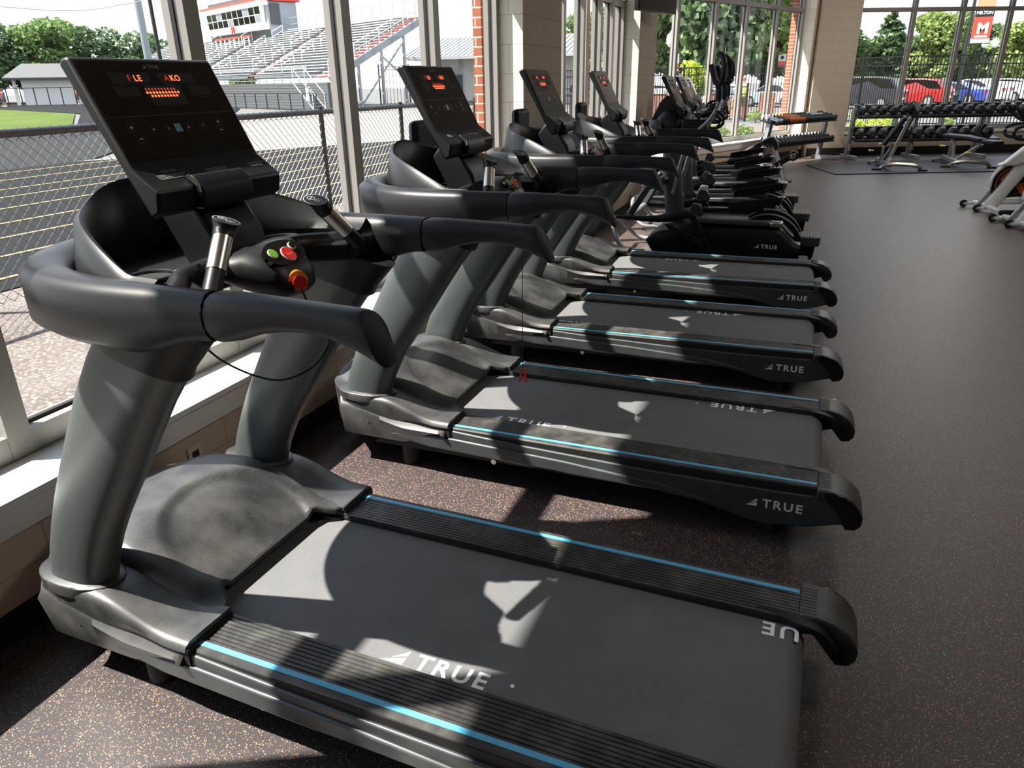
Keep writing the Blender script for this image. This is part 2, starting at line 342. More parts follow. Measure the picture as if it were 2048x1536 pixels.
# small things on the wall
tv=empty('wall_television',(-1.94,9.95,2.34),0)
tag(tv,'black flat television hung high on the block pier, its lower corner in view','television')
R=Matrix.Rotation(math.atan2(.85,.28)-PI/2,4,'Z')
MB().box((-.03,-.47,0),(.03,.47,.6)).xf(R).build('screen_case',G['blk'],tv,bevel=.006)
MB().box((.031,-.45,.02),(.034,.45,.58)).xf(R).build('screen',G['gloss'],tv)
MB().bar((-.03,0,.3),(-.17,-.1,.3),.08,.08).build('wall_arm',G['deep'],tv)
def outlet(x,y,z,lab):
    o=empty('wall_outlet',(x,y,z)); tag(o,lab,'outlet')
    MB().box((0,-.036,-.058),(.006,.036,.058)).build('cover_plate',mat('outlet_plate',(.62,.58,.5),.4),o,bevel=.002)
    for dz in (-.024,.024): MB().box((.006,-.016,dz-.013),(.009,.016,dz+.013)).build('socket',G['deep'],o)
outlet(WX+.001,1.93,.22,'small wall outlet low on the beige block wall behind the nearest treadmill')
outlet(WX+.001,3.62,.25,'small wall outlet low on the block wall between two treadmill fronts')
# ------------------------------------------------------------ treadmill
LOGO=[[(0,0),(.62,.27),(1.2,.50),(1.2,0)],[(.42,.30),(1.2,.62),(1.2,1.0),(.80,.60)]]
def true_logo(cap,M,spacing=1.28,bold=.022,reg=False):
    """sail mark followed by the four letters; M maps x right, y up (height 1 = cap height)"""
    s=cap; mb=MB()
    for poly in LOGO: mb.add([M@Vector((x*s,y*s,0)) for x,y in poly],[tuple(range(len(poly)))])
    t=text_mb('TRUE',cap/.69,M@Matrix.Translation((1.75*s,0,0)),bold=bold,spacing=spacing)
    mb.add(t.v,t.f)
    if reg:
        c=M@Vector((0,0,0)); R=[]
        for k in range(10): R.append(M@Vector((6.95*s+.11*s*math.cos(.628*k),.75*s+.11*s*math.sin(.628*k),0)))
        mb.add(R,[tuple(range(10))])
    return mb
YF=.40
X0=.85
def interp(t,T,V):
    for k in range(len(T)-1):
        if t<=T[k+1]:
            u=(t-T[k])/(T[k+1]-T[k]); u=max(0,min(1,u)); return V[k]+(V[k+1]-V[k])*u
    return V[-1]
def sm(a,b,x): t=max(0,min(1,(x-a)/(b-a))); return t*t*(3-2*t)
def cat(pts,n=6):
    """Catmull-Rom through points"""
    P=[Vector(p) for p in pts]; P=[P[0]*2-P[1]]+P+[P[-1]*2-P[-2]]; out=[]
    for i in range(1,len(P)-2):
        for k in range(n):
            t=k/n; a,b,c,d=P[i-1],P[i],P[i+1],P[i+2]
            out.append(.5*((2*b)+(c-a)*t+(2*a-5*b+4*c-d)*t*t+(3*b-a-3*c+d)*t**3))
    out.append(P[-2]); return out
def hood_h(x,y):
    s=(-1.335-x)/.62; ay=abs(y)
    dome=.262+.150*sm(-.05,.60,s)-.055*sm(.78,1.05,s)
    hw=.268+.035*sm(0,.4,s)-.09*sm(.6,1.05,s)         # half width of the dome
    wing=.262+.055*sm(.25,.75,s)
    k=sm(hw-.030,hw+.050,ay); dome-=.035*(ay/.30)**2*sm(.1,.5,s)
    z=dome*(1-k)+wing*k
    z-=.022*math.exp(-((ay-hw-.05)/.03)**2)*sm(.05,.3,s)*(1-sm(.5,.7,s))  # valley outside the crease
    z-=.045*sm(.405,.445,ay)
    d=((x+1.50)/.20)**2+(y/.225)**2                     # shallow oval dish
    z-=.016*(1-sm(.85,1.1,d))
    return z
def console(root,lit=True,leds=True,ring=False):
    c=MB().prism([(-1.535,1.647),(-1.415,1.412),(-1.345,1.362),(-1.352,1.315),(-1.378,1.300),(-1.568,1.632),(-1.558,1.645)],-.212,.212)
    case=c.build('console',G['blk'],root,bevel=.007)
    o=Vector((-1.535,0,1.647)); d=(Vector((-1.415,0,1.412))-o); Lh=d.length; d.normalize()
    up=-d; rt=Vector((0,1,0)); nrm=rt.cross(up)
    F=lambda v,y,off:(o+d*v+rt*y+nrm*off)
    Mx=lambda v,y,off: frame(F(v,y,off),rt,up)
    s=MB(); R=[]
    for (y,v) in ((-.203,.248),(.203,.248),(.203,.018),(.195,.010),(-.195,.010),(-.203,.018)): R.append(F(v,y,0))
    s.rings([[p+nrm*.0002 for p in R],[p+nrm*.002 for p in R]])
    scr=s.build('display_panel',G['scr'],case,smooth=0)
    q=MB(); q.quad(F(.143,-.2,.0024),F(.143,.2,.0024),F(.1445,.2,.0024),F(.1445,-.2,.0024)); q.build('panel_seam',G['dim'],scr,smooth=0)
    true_logo(.0085,Mx(.026,-.026,.0024),bold=.01).build('brand_print',G['labg'],scr,smooth=0)
    # LED windows
    for (y,v,wd,hh) in ((-.077,.050,.115,.026),(.062,.050,.115,.026),(-.105,.084,.068,.024),(.118,.084,.068,.024),(.006,.095,.11,.05)):
        MB().quad(F(v+hh/2,y-wd/2,.0022),F(v+hh/2,y+wd/2,.0022),F(v-hh/2,y+wd/2,.0022),F(v-hh/2,y-wd/2,.0022)).build('led_window',G['deep'],scr,smooth=0)
    if leds:
        text_mb('LE',.021,Mx(.058,-.068,.0026),bold=.01,spacing=1.15).build('led_digits',G['led'],scr,smooth=0)
        text_mb('KO',.021,Mx(.058,.042,.0026),bold=.01,spacing=1.15).build('led_digits',G['led'],scr,smooth=0)
        text_mb('F',.021,Mx(.058,-.086,.0026)).build('led_digits',G['led2'],scr,smooth=0)
        text_mb('A',.021,Mx(.058,.024,.0026)).build('led_digits',G['led2'],scr,smooth=0)
    dots=MB(); dd=MB()
    for (r,n,y0,m) in () if not leds else ((0,10,-.050,dd),(1,11,-.051,dots),(2,9,-.041,dots)):
        for k in range(n):
            p=F(.079+r*.0085,y0+k*.0096+(.0 if r!=2 else .0),.0028)
            m.add([p+rt*(.0034*math.cos(1.0472*j))+up*(.0034*math.sin(1.0472*j)) for j in range(6)],[tuple(range(6))])
    if leds: dots.build('led_dots',G['led'],scr,smooth=0); dd.build('led_dots',G['led2'],scr,smooth=0)
    for (y,v,wd) in ((-.11,.068,.018),(-.045,.068,.03),(.03,.068,.025),(.10,.068,.035),(-.11,.101,.02),(.12,.101,.02)):
        MB().quad(F(v+.001,y-wd/2,.0024),F(v+.001,y+wd/2,.0024),F(v-.001,y+wd/2,.0024),F(v-.001,y-wd/2,.0024)).build('caption_print',G['dim'],scr,smooth=0)
    def ringq(mb,y,v,a,t):
        for (p,q_,r_,s_) in (((-a,-a),(a,-a),(a,-a+t),(-a,-a+t)),((-a,a-t),(a,a-t),(a,a),(-a,a)),((-a,-a),(-a+t,-a),(-a+t,a),(-a,a)),((a-t,-a),(a,-a),(a,a),(a-t,a))):
            mb.quad(*[F(v-j,y+i,.0026) for i,j in (p,q_,r_,s_)])
    def bar_(mb,y,v,a,b): mb.quad(F(v+b,y-a,.0027),F(v+b,y+a,.0027),F(v-b,y+a,.0027),F(v-b,y-a,.0027))
    KB=((-.150,.170,'+'),(-.140,.198,'-'),(-.090,.178,'>'),(-.045,.178,'r'),(-.015,.178,'B'),(.018,.178,'r'),(.068,.176,'='),(.125,.170,'+'),(.122,.192,'-'))
    for (y,v,k) in KB:
        a=.0105; b=MB()
        if k=='B':
            b.quad(F(v+a,y-a,.0028),F(v+a,y+a,.0028),F(v-a,y+a,.0028),F(v-a,y-a,.0028)); b.build('start_key',G['key'],scr,smooth=0); continue
        ringq(b,y,v,a,.0009); ko=b.build('key_outline',G['dim'],scr,smooth=0); ic=MB()
        if k in '+-': bar_(ic,y,v,.0045,.0009)
        if k=='+': bar_(ic,y,v,.0009,.0045)
        if k=='>': ic.quad(F(v+.004,y-.003,.0027),F(v,y+.004,.0027),F(v-.004,y-.003,.0027))
        if k=='=': bar_(ic,y-.002,v,.0007,.004); bar_(ic,y+.002,v,.0007,.004)
        if k=='r': bar_(ic,y,v-.001,.0012,.0035); bar_(ic,y,v+.003,.004,.0007)
        ic.build('key_symbol',G['labg'] if k not in '+-' else G['lab'],ko,smooth=0)
    # shelf below the display: caution prints and the raised ledge
    a=Vector((-1.415,0,1.412)); e=Vector((-1.345,0,1.362)); g=(e-a).normalized(); n2=rt.cross(-g)
    H=lambda v,y,off:(a+g*v+rt*y+n2*off)
    t=MB()
    for (y,wd,head) in ((-.128,.085,1),(.02,.075,0),(.160,.055,0)):
        if head:
            tt=text_mb('CAUTION',.010,frame(H(.026,y-.018,.0012),rt,-g)); t.add(tt.v,tt.f)
        for r in range(4):
            w_=wd*(1-.06*r); y0=y-wd/2+.001*r
            t.quad(H(.035+r*.0042,y0,.0012),H(.035+r*.0042,y0+w_,.0012),H(.0338+r*.0042,y0+w_,.0012),H(.0338+r*.0042,y0,.0012))
    t.build('caution_print',G['labg'],case,smooth=0)
    ld=MB().prism([(-1.372,1.384),(-1.360,1.390),(-1.334,1.368),(-1.326,1.345),(-1.334,1.308),(-1.37,1.308),(-1.37,1.36)],-.095,.080)
    ld.build('device_ledge',G['blk'],case,bevel=.006)
    MB().prism([(-1.372,1.386),(-1.362,1.391),(-1.334,1.368),(-1.331,1.350),(-1.338,1.350),(-1.342,1.366)],-.1005,-.0955).build('ledge_trim',G['chrome'],case,smooth=0)
    MB().prism([(-1.45,1.36),(-1.36,1.30),(-1.32,1.24),(-1.30,1.15),(-1.42,1.15),(-1.50,1.30)],-.085,.085).build('console_neck',G['blk'],root,bevel=.01)
    return case
def make_treadmill():
    root=empty('treadmill')
    # --- base
    und=MB()
    for sy in (-1,1): und.prism([(-1.70,.10),(-1.60,.20),(.12,.20),(.12,.11)],min(sy*.30,sy*.395),max(sy*.30,sy*.395))
    und.box((-1.5,-.36,.13),(-.2,.36,.19)); und.build('under_frame',G['deep'],root,smooth=0)
    bl=[(-1.43,.222),(.10,.222)]+[(.10+.052*math.sin(t),.170+.052*math.cos(t)) for t in [PI*k/10 for k in range(1,11)]]+[(-1.43,.118)]
    belt=MB().prism(bl,-.262,.262).build('running_belt',G['belt'],root,smooth=50)
    for sy in (-1,1):
        y=lambda a,b:(min(sy*a,sy*b),max(sy*a,sy*b))
        # stepping rail: ribbed profile extruded along x
        pr=[(.268,.205)]
        yy=.268
        while yy<.372: pr+=[(yy,.242),(yy+.0095,.242),(yy+.0105,.2385),(yy+.0125,.2385)]; yy+=.0131
        pr+=[(.375,.243),(.412,.243),(.416,.238),(.416,.205)]
        pr=[(sy*a,b) for a,b in pr]
        MB().prism(pr,-1.36,.128,'x').build('foot_rail',G['rib'],root,smooth=0)
        MB().box((-1.355,*y(.382,.3975)[:1],.2431),(.126,y(.382,.3975)[1],.2442)).build('blue_stripe',G['blue'],root,smooth=0)
        MB().box((-1.36,y(.262,.275)[0],.19),(.13,y(.262,.275)[1],.232)).build('belt_edge_guard',G['deep'],root,smooth=0)
        # side panel with a moulded lower band
        sp_=[(-1.64,.175),(-1.575,.215),(-1.50,.234),(-1.36,.236),(-1.0,.219),(-.46,.205),(-.02,.207),(.155,.212),(.185,.185),(.215,.15),(.232,.119),(.12,.085),(-.02,.064),(-.09,.070),(-.19,.093),(-.29,.113),(-.44,.125),(-.97,.128),(-1.41,.139),(-1.56,.157)]
        pan=MB().prism(sp_,*y(.395,.428)).build('side_panel',G['skirt'],root,bevel=.005)
        MB().prism([(-1.60,.178),(-1.50,.196),(-1.30,.200),(-.80,.184),(-.40,.158),(-.20,.118),(-.30,.117),(-.45,.130),(-.97,.134),(-1.41,.145)],*y(.42,.436)).build('lower_band',G['skirt'],pan,bevel=.006)
        M=frame((-.105,sy*.4295,.135),(1,0,0),(0,0,1)) if sy<0 else frame((.137,sy*.4295,.135),(-1,0,0),(0,0,1))
        true_logo(.0335,M,bold=.028).build('brand_lettering',G['lab'],pan,smooth=0)
        MB().tube([(-1.12,sy*.38,.108),(-1.12,sy*.405,.108)],.012,14).build('bolt_washer',G['chrome'],pan)
        # rear end cap: block that rolls over behind the rail
        cp=[(.129,.246),(.175,.246),(.215,.238),(.250,.218),(.274,.190),(.287,.160),(.284,.132),(.268,.112),(.236,.106),(.20,.150),(.16,.20),(.129,.205)]
        cap=MB().prism(cp,*y(.285,.438)).build('rear_end_cap',G['rib'],root,bevel=.006,smooth=45)
        MB().prism([(.160,.207),(.186,.187),(.216,.152),(.236,.1075),(.268,.113),(.284,.132),(.286,.160),(.272,.190),(.248,.217),(.215,.236),(.178,.243),(.150,.240)],*y(.438,.443)).build('cap_side',G['gloss'],cap,smooth=30,bevel=.002)
        rb=MB()
        for k in range(9): rb.box((.1295,y(.300+k*.0135,.3012+k*.0135)[0],.2455),(.172,y(.300+k*.0135,.3012+k*.0135)[1],.2470))
        rb.build('cap_ribs',G['skirt'],cap,smooth=0)
        # curved finger guard beside the roller
        gd=MB(); arc=cat([(.02,.2435),(.07,.2440),(.13,.243),(.180,.232),(.213,.208),(.232,.178),(.238,.150)],4); R=[]
        for i,p in enumerate(arc):
            wv=.034*sm(0,.35,i/len(arc)); a,b=sy*.286,sy*(.286-max(.004,wv))
            R.append([(p[0],a,p[1]),(p[0],b,p[1]-.002),(p[0]-.004,b,p[1]-.02),(p[0]-.004,a,p[1]-.02)])
        gd.rings(R).build('roller_guard',G['grip'],root)
        MB().cyl((.0,sy*.35,0),(.0,sy*.35,.08),.028).build('rear_foot',G['deep'],root)
        MB().cyl((-1.55,sy*.33,0),(-1.55,sy*.33,.10),.045).build('front_wheel',G['deep'],root)
    # --- motor hood
    def hp(u,v):
        y=-.445+.89*v; t=abs(y)/.445
        fx=.655-.02*t-.135*sm(.55,1,t)
        xr=-1.335 if abs(y)>.262 else -1.335-.065*sm(0,1,min(1,(.262-abs(y))/.05))
        x=xr-(fx+(-1.335-xr)*-1+0)*u if False else xr+(-1.335-fx-xr)*u
        return (x,y,hood_h(x,y))
    NU,NV=44,60
    g=MB().grid(hp,NU,NV); n=NV+1
    # border skirt down to the floor frame
    rim=[i*n for i in range(NU+1)]+[NU*n+j for j in range(1,n)]+[i*n+NV for i in range(NU-1,-1,-1)]
    base=len(g.v)
    for q,idx in enumerate(rim):
        x,y,z=g.v[idx]; f=sm(0,.35,(-1.335-x)/.6); g.v.append((x-.0*f,y*(1-.05*f),z*(1-f)+(.14+.03*(1-f))*f if f>0 else z-.02))
    for k in range(len(rim)-1): g.f.append((rim[k],rim[k+1],base+k+1,base+k))
    hood=g.build('motor_hood',G['dust'],root,smooth=60)
    # rear lip of the hood
    lip=[hp(0,j/NV) for j in range(NV+1)]
    MB().tube([(x+.002,y,z-.010) for x,y,z in lip],.011,8).build('hood_lip',G['deep'],hood)
    true_logo(.036,Matrix.Translation((0,0,0))@frame((-1.535,-.12,hood_h(-1.50,0)+.0015),(0,1,0),(-1,0,-.0)),spacing=1.2).build('embossed_brand',G['blk'],hood,smooth=0)
    MB().cyl((-1.80,-.155,hood_h(-1.80,-.155)-.008),(-1.803,-.155,hood_h(-1.80,-.155)+.003),.020,20).build('hood_plug',G['skirt'],hood)
    vs=MB()
    for sy in (-1,1):
        for k in range(5):
            a=sy*(.17+.028*k); vs.bar((-1.955+.006*k*k*.35,a,.315-.012*k),(-1.962+.006*k*k*.35,a,.20),.008,.02,ref=(0,1,0))
    vs.build('vent_slots',G['deep'],hood,smooth=0)
    # side base covers (outer cheeks under the posts)
    for sy in (-1,1):
        N=22; R=[]
        for k in range(N+1):
            u=k/N
            zt=.268+.070*sm(.10,.62,u)-.010*sm(.90,1,u); zb=interp(u,[0,.35,.48,.62,.80,1.0],[.238,.238,.222,.192,.166,.172]); yo=.438-.012*sm(.85,1.0,u); yi=.27
            def X(o,z): return -1.312-(.575-.055*o-.03*(.34-z)/.16*sm(.8,1,u))*u
            R.append([(X(0,zt),sy*yi,zt-.004),(X(.5,zt),sy*(yo-.075),zt+.004*sm(.3,.6,u)),(X(1,zt),sy*(yo-.022),zt),(X(1,zt),sy*(yo-.006),zt-.008),(X(1,zt),sy*yo,zt-.022),(X(1,.26),sy*(yo-.004),(zt+zb)/2-.01),(X(1,zb),sy*(yo-.014),zb),(X(0,zb),sy*yi,zb)])
        ck=MB().rings(R).build('base_cover',G['dust'],root,smooth=42)
        MB().ball((-1.70,sy*.433,.222),.0075).build('cover_screw',G['chrome'],ck)
        MB().box((-1.322,min(sy*.27,sy*.434),.205),(-1.306,max(sy*.27,sy*.434),.252)).build('cover_seam',G['deep'],ck,smooth=0)
        MB().box((-1.36,min(sy*.410,sy*.4185),.208),(.128,max(sy*.410,sy*.4185),.2365)).build('rail_skirt',G['deep'],root,smooth=0)
        # upright post
        Z=[.29,.35,.42,.50,.58,.66,.76,.87,.97,1.07,1.12]; Cx=[-1.735,-1.722,-1.697,-1.660,-1.617,-1.568,-1.505,-1.435,-1.365,-1.285,-1.24]
        R=[]
        for z,cx in zip(Z,Cx):
            hw=.108; ring=[]
            for k in range(28):
                t=2*PI*k/28; c,s_=math.cos(t),math.sin(t)
                ring.append((cx+hw*math.copysign(abs(c)**.75,c),sy*.365+.056*math.copysign(abs(s_)**.85,s_),z-.05*c*sm(.3,.9,z)))
            R.append(ring)
        MB().rings(R).build('upright_post',G['post'],root,smooth=60)
        ft=MB(); ft.rings([[(-1.735+.128*math.cos(t)*r,sy*.365+.072*math.sin(t)*r,z) for t in [2*PI*k/24 for k in range(24)]] for r,z in ((1.10,.310),(1.10,.340),(1.02,.345))])
        ft.build('post_collar',G['dust'],root,smooth=50)
        R=[]
        for z,cx,hw,ty in ((1.035,-1.305,.118,.062),(1.06,-1.295,.122,.064),(1.13,-1.26,.155,.066)):
            R.append([(cx+hw*math.copysign(abs(math.cos(t))**.75,math.cos(t)),sy*.368+ty*math.sin(t),z-.045*math.cos(t)) for t in [2*PI*k/24 for k in range(24)]])
        MB().rings(R).build('post_top_collar',G['blk'],root,smooth=50)
    # --- handrail hoop: plan curve, section heights vary
    half=[(-1.02,.425),(-1.15,.428),(-1.30,.425),(-1.45,.402),(-1.57,.355),(-1.66,.285),(-1.72,.20),(-1.755,.10),(-1.765,0)]
    plan=[(x,-y) for x,y in half]+[(x,y) for x,y in reversed(half[:-1])]
    path=cat([(x,y,0) for x,y in plan],5); R=[]; m=len(path)
    for i,p in enumerate(path):
        t=(path[min(i+1,m-1)]-path[max(i-1,0)]).normalized(); nrm=Vector((t.y,-t.x,0))   # outward (left of travel is in)
        e=abs(2*i/(m-1)-1)                               # 1 at the seams, 0 at the front
        zt=1.222-.004*(1-e); zb=1.125-.045*sm(1,.80,e) - .0*(1-e); w=.036+.020*sm(1,.6,e)
        prof=[(-w,zt-.022),(-w*.55,zt-.003),(0,zt),(w*.45,zt-.006),(w*.8,zt-.020),(w*.98,zt-.040),(w*1.04,zt-.058),(w*1.05,(zt+zb)/2-.015),(w*1.01,zb+.016),(w*.90,zb+.004),(w*.5,zb),(-w*.6,zb),(-w,zb+.02)]
        R.append([(p.x+nrm.x*a,p.y+nrm.y*a,z) for a,z in prof])
    hoop=MB().rings(R).build('handrail_hoop',G['blk'],root,smooth=60)
    # raised cowl standing on the inner side of the hoop
    half=[(-1.20,.392,-.055),(-1.25,.388,-.018),(-1.33,.380,.018),(-1.45,.340,.062),(-1.55,.280,.088),(-1.64,.185,.105),(-1.69,.09,.130),(-1.70,0,.142)]
    plan=[(x,-y,h) for x,y,h in half]+[(x,y,h) for x,y,h in reversed(half[:-1])]
    path=cat(plan,5); R=[]; m=len(path)
    for i,p in enumerate(path):
        t=(path[min(i+1,m-1)]-path[max(i-1,0)]); t.z=0; t.normalize(); nrm=Vector((t.y,-t.x,0)); h=max(0,p.z); zb=1.19
        lean=.35*h
        R.append([(p.x+nrm.x*a,p.y+nrm.y*a,z) for a,z in ((.052,zb),(.030+lean*.2,zb+.35*h+.01),(.018+lean*.25,zb+h+.018),(.006+lean*.25,zb+h+.028),(-.008+lean*.25,zb+h+.018),(-.014,zb+.35*h),(-.025,zb-.06),(.03,zb-.06))])
    MB().rings(R).build('console_cowl',G['blk'],root,smooth=60)
    # tray between the rails with cup wells
    tr=MB().prism([(-1.18,-.37),(-1.30,-.385),(-1.45,-.36),(-1.60,-.27),(-1.68,-.12),(-1.69,0),(-1.68,.12),(-1.60,.27),(-1.45,.36),(-1.30,.385),(-1.18,.37),(-1.19,.27),(-1.31,.20),(-1.30,.0),(-1.31,-.20),(-1.19,-.27)],1.115,1.168,'z')
    tray=tr.build('tray',G['blk'],root,bevel=.008)
    for sy in (-1,1):
        for xx,rr in ((-1.39,.052),):
            MB().tube([(xx+rr*math.cos(t),sy*.235+rr*math.sin(t),1.173) for t in [2*PI*k/28 for k in range(28)]],.006,8,closed=True).build('cup_holder_rim',G['blk'],tray)
            MB().cyl((xx,sy*.235,1.150),(xx,sy*.235,1.171),rr-.004,28).build('cup_well',G['deep'],tray)
    # crossbar and control pod
    cb=MB().tube(cat([(-1.20,-.395,1.150),(-1.25,-.30,1.150),(-1.32,-.20,1.155),(-1.33,0,1.160),(-1.32,.20,1.155),(-1.25,.30,1.150),(-1.20,.395,1.150)],5),.030,12,ry=.040)
    cb.build('crossbar',G['blk'],root,smooth=60)
    R=[]
    for k,(x,z0,z1,hy) in enumerate(((-1.36,1.17,1.185,.20),(-1.28,1.135,1.215,.16),(-1.22,1.105,1.222,.115),(-1.165,1.095,1.205,.085),(-1.135,1.10,1.175,.068),(-1.118,1.115,1.14,.045))):
        R.append([(x,-.03*sm(-1.3,-1.17,x)+hy*math.copysign(abs(math.cos(t))**.7,math.cos(t)),(z0+z1)/2+(z1-z0)/2*math.copysign(abs(math.sin(t))**.8,math.sin(t))) for t in [2*PI*j/20 for j in range(20)]])
    pod=MB().rings(R).build('control_pod',G['blk'],root,smooth=60)
    o=Vector((-1.185,0,1.222)); dn=(Vector((-1.140,0,1.178))-o).normalized(); rt=Vector((0,1,0)); up=-dn; nn=rt.cross(up)
    def disc(name,y,v,r,mt,off,par,n=24,h=.003):
        c=o+dn*v+rt*y
        return MB().cyl(c+nn*off,c+nn*(off+h),r,n).build(name,mt,par)
    face=MB().rings([[o+rt*-.034+dn*(.028+.036*math.sin(t))+rt*(.070*math.copysign(abs(math.cos(t))**.8,math.cos(t)))+nn*f for t in [2*PI*k/28 for k in range(28)]] for f in (-.006,.004)]).build('button_panel',G['gloss'],pod,smooth=30)
    o=o+rt*-.034
    for (nm,y,v,r,mt) in (('resume_button',-.040,.024,.0125,G['green']),('stop_button',.006,.036,.0195,G['red']),('power_ring',.036,.018,.011,G['lab'])):
        b=disc(nm,y,v,r,mt,.004,face)
        if nm=='power_ring': disc('power_button',y,v,r-.002,G['gloss'],.006,b)
        if nm=='stop_button':
            disc('button_edge',y,v,r+.002,G['lab'],.0025,b)
            text_mb('Stop',.011,frame(o+dn*(v+.004)+rt*(y-.011)+nn*.0075,rt,up)).build('stop_print',mat('pale_red',(.8,.25,.22),.5) if 'pr' not in G else G['pr'],b,smooth=0)
        if nm=='resume_button': disc('button_edge',y,v,r+.0015,G['lab'],.0025,b)
    kc=Vector((-1.138,-.042,1.140)); kd=Vector((.80,-.50,.05)).normalized()
    kc=kc+kd*.010
    kn=MB().cyl(kc-kd*.014,kc+kd*.020,.027,22,r2=.025).build('emergency_ring',G['yel'],pod)
    MB().cyl(kc+kd*.020,kc+kd*.036,.016,20,r2=.018).build('emergency_key',G['red'],kn,bevel=.002)
    # pulse handles
    for sy in (-1,1):
        a=Vector((-1.165,sy*.285,1.165)); b=Vector((-1.205,sy*.165,1.300)); d=(b-a).normalized()
        ph=MB().tube([a,a+d*.055],.021,16).build('handle_base',G['blk'],root)
        MB().tube([a+d*.055,a+d*.140],.0225,20).build('pulse_sensor',G['chrome'],ph)
        up=Vector((0.45,0,1)).normalized()
        hd=MB(); R=[]
        for t,r_ in ((.140,.023),(.150,.024),(.168,.026),(.180,.031),(.186,.033)):
            c=a+d*t; ax=(d*(1-t*4)+up*(t*4)).normalized() if t>.15 else d
            u=ax.cross(Vector((1,0,0))).normalized(); v=ax.cross(u)
            R.append([c+u*r_*math.cos(q)+v*r_*math.sin(q) for q in [2*PI*k/20 for k in range(20)]])
        hh=hd.rings(R).build('handle_head',G['blk'],ph,smooth=50)
        ax=(d*(1-.744)+up*.744).normalized(); u=ax.cross(Vector((1,0,0))).normalized(); v=ax.cross(u); c=a+d*.1865
        rg=MB()
        for cy_,rr in ((.012,.0105),(-.012,.0105),(0,.030)):
            for k in range(24):
                t0,t1=2*PI*k/24,2*PI*(k+1)/24; w_=.0012
                rg.quad(*[c+v*cy_+u*(q*math.cos(t))+v*(q*math.sin(t))+ax*.0008 for q,t in ((rr,t0),(rr,t1),(rr-w_,t1),(rr-w_,t0))])
            if rr<.02:
                rg.quad(*[c+v*cy_+u*i+v*j+ax*.0009 for i,j in ((-.005,-.0012),(.005,-.0012),(.005,.0012),(-.005,.0012))])
                if cy_<0: rg.quad(*[c+v*cy_+u*j+v*i+ax*.0009 for i,j in ((-.005,-.0012),(.005,-.0012),(.005,.0012),(-.005,.0012))])
        rg.build('handle_marks',G['lab'],hh,smooth=0)
        # grip running back from the hoop
        xs=[-1.018,-1.00,-.95,-.90,-.85,-.80,-.75,-.70,-.665,-.652]; zt=[1.217,1.222,1.223,1.2225,1.221,1.220,1.219,1.218,1.217,1.214]; zb=[1.128,1.122,1.132,1.150,1.160,1.163,1.158,1.142,1.124,1.117]
        wy=[.036,.038,.037,.034,.032,.031,.031,.033,.036,.035]; R=[]
        for k,x in enumerate(xs):
            h=(zt[k]-zb[k])/2; zc=(zt[k]+zb[k])/2; sl=.42*sm(-.80,-.66,x)
            R.append([(x+(-(h*math.sin(t)))*sl,sy*.425+wy[k]*math.copysign(abs(math.cos(t))**.75,math.cos(t)),zc+h*math.copysign(abs(math.sin(t))**.8,math.sin(t))) for t in [2*PI*j/24 for j in range(24)]])
        gr=MB().rings(R).build('handrail_grip',G['grip'],root,smooth=55)
        lr=R[-1]; cx_=sum(p[0] for p in lr)/24; cz=sum(p[2] for p in lr)/24
        MB().rings([lr,[(p[0]+.005,sy*.425+(p[1]-sy*.425)*.80,cz+(p[2]-cz)*.90) for p in lr]]).build('grip_end_cap',G['deep'],gr,smooth=60)
        MB().tube([(p[0]-.004,sy*.425+(p[1]-sy*.425)*1.02,1.173+(p[2]-1.173)*1.01) for p in R[0]],.002,6,closed=True).build('grip_seam',G['deep'],gr)
    console(root)
    shift(root,Matrix.Translation((X0,0,0)))
    return root,belt
proto_tm,_b=make_treadmill()
TM=[(0,1.4605,-.0228),(.0565,2.887,-.0073),(.0265,4.3285,.0191),(.0215,5.7689,.0336)]
TLAB=['black treadmill nearest the camera, whole deck in view, its display lit red',
 'second treadmill from the camera, with a red clip hanging above its belt',
 'third treadmill from the camera, its console in front of the block pier',
 'fourth and farthest treadmill, next to the ellipticals']
BT=[((-.85,-.247,0),(.138,.255,'UE')),((-1.22,-.245,0),(-.036,.265,0)),((-1.41,-.245,0),(-.262,.262,0)),((-.142,-.245,0),(-.706,.262,0))]
tms=[]
for i,(xs,ys,yw) in enumerate(TM):
    o=proto_tm if i==0 else copy_tree(proto_tm)
    tms.append(o)
for i,(xs,ys,yw) in enumerate(TM):
    o=tms[i]
    c,s=math.cos(yw),math.sin(yw); o.location=(xs-X0*c,ys-X0*s,0); o.rotation_euler=(0,0,yw)
    tag(o,TLAB[i],'treadmill','treadmills facing the window wall')
    belt=[k for k in kids(o) if k.name.startswith('running_belt')][0]
    (xn,yn,_),(xf,yf,part)=BT[i]
    true_logo(.05,frame((xn+X0,yn,.2228),(1,0,0),(0,1,0)),spacing=1.22,reg=True).build('belt_lettering',G['lab'],belt,smooth=0)
    if part:
        t=text_mb('UE',.05/.69,frame((xf+X0-.002,yf-.002,.2228),(-1,0,0),(0,-1,0)),bold=.022,spacing=1.22); t.build('belt_lettering',G['lab'],belt,smooth=0)
        s_=MB()
        for poly in LOGO: s_.add([(-1.35+X0-.035+.05*x*1.0,.215+.045*y,.2228) for x,y in [(1.2-a,1-b) for a,b in poly]],[tuple(range(len(poly)))])
        s_.xf(Matrix.Translation((.0,0,0))).build('belt_lettering',G['lab'],belt,smooth=0)
    else:
        true_logo(.05,frame((xf+X0,yf,.2228),(-1,0,0),(0,-1,0)),spacing=1.22,reg=True).build('belt_lettering',G['lab'],belt,smooth=0)
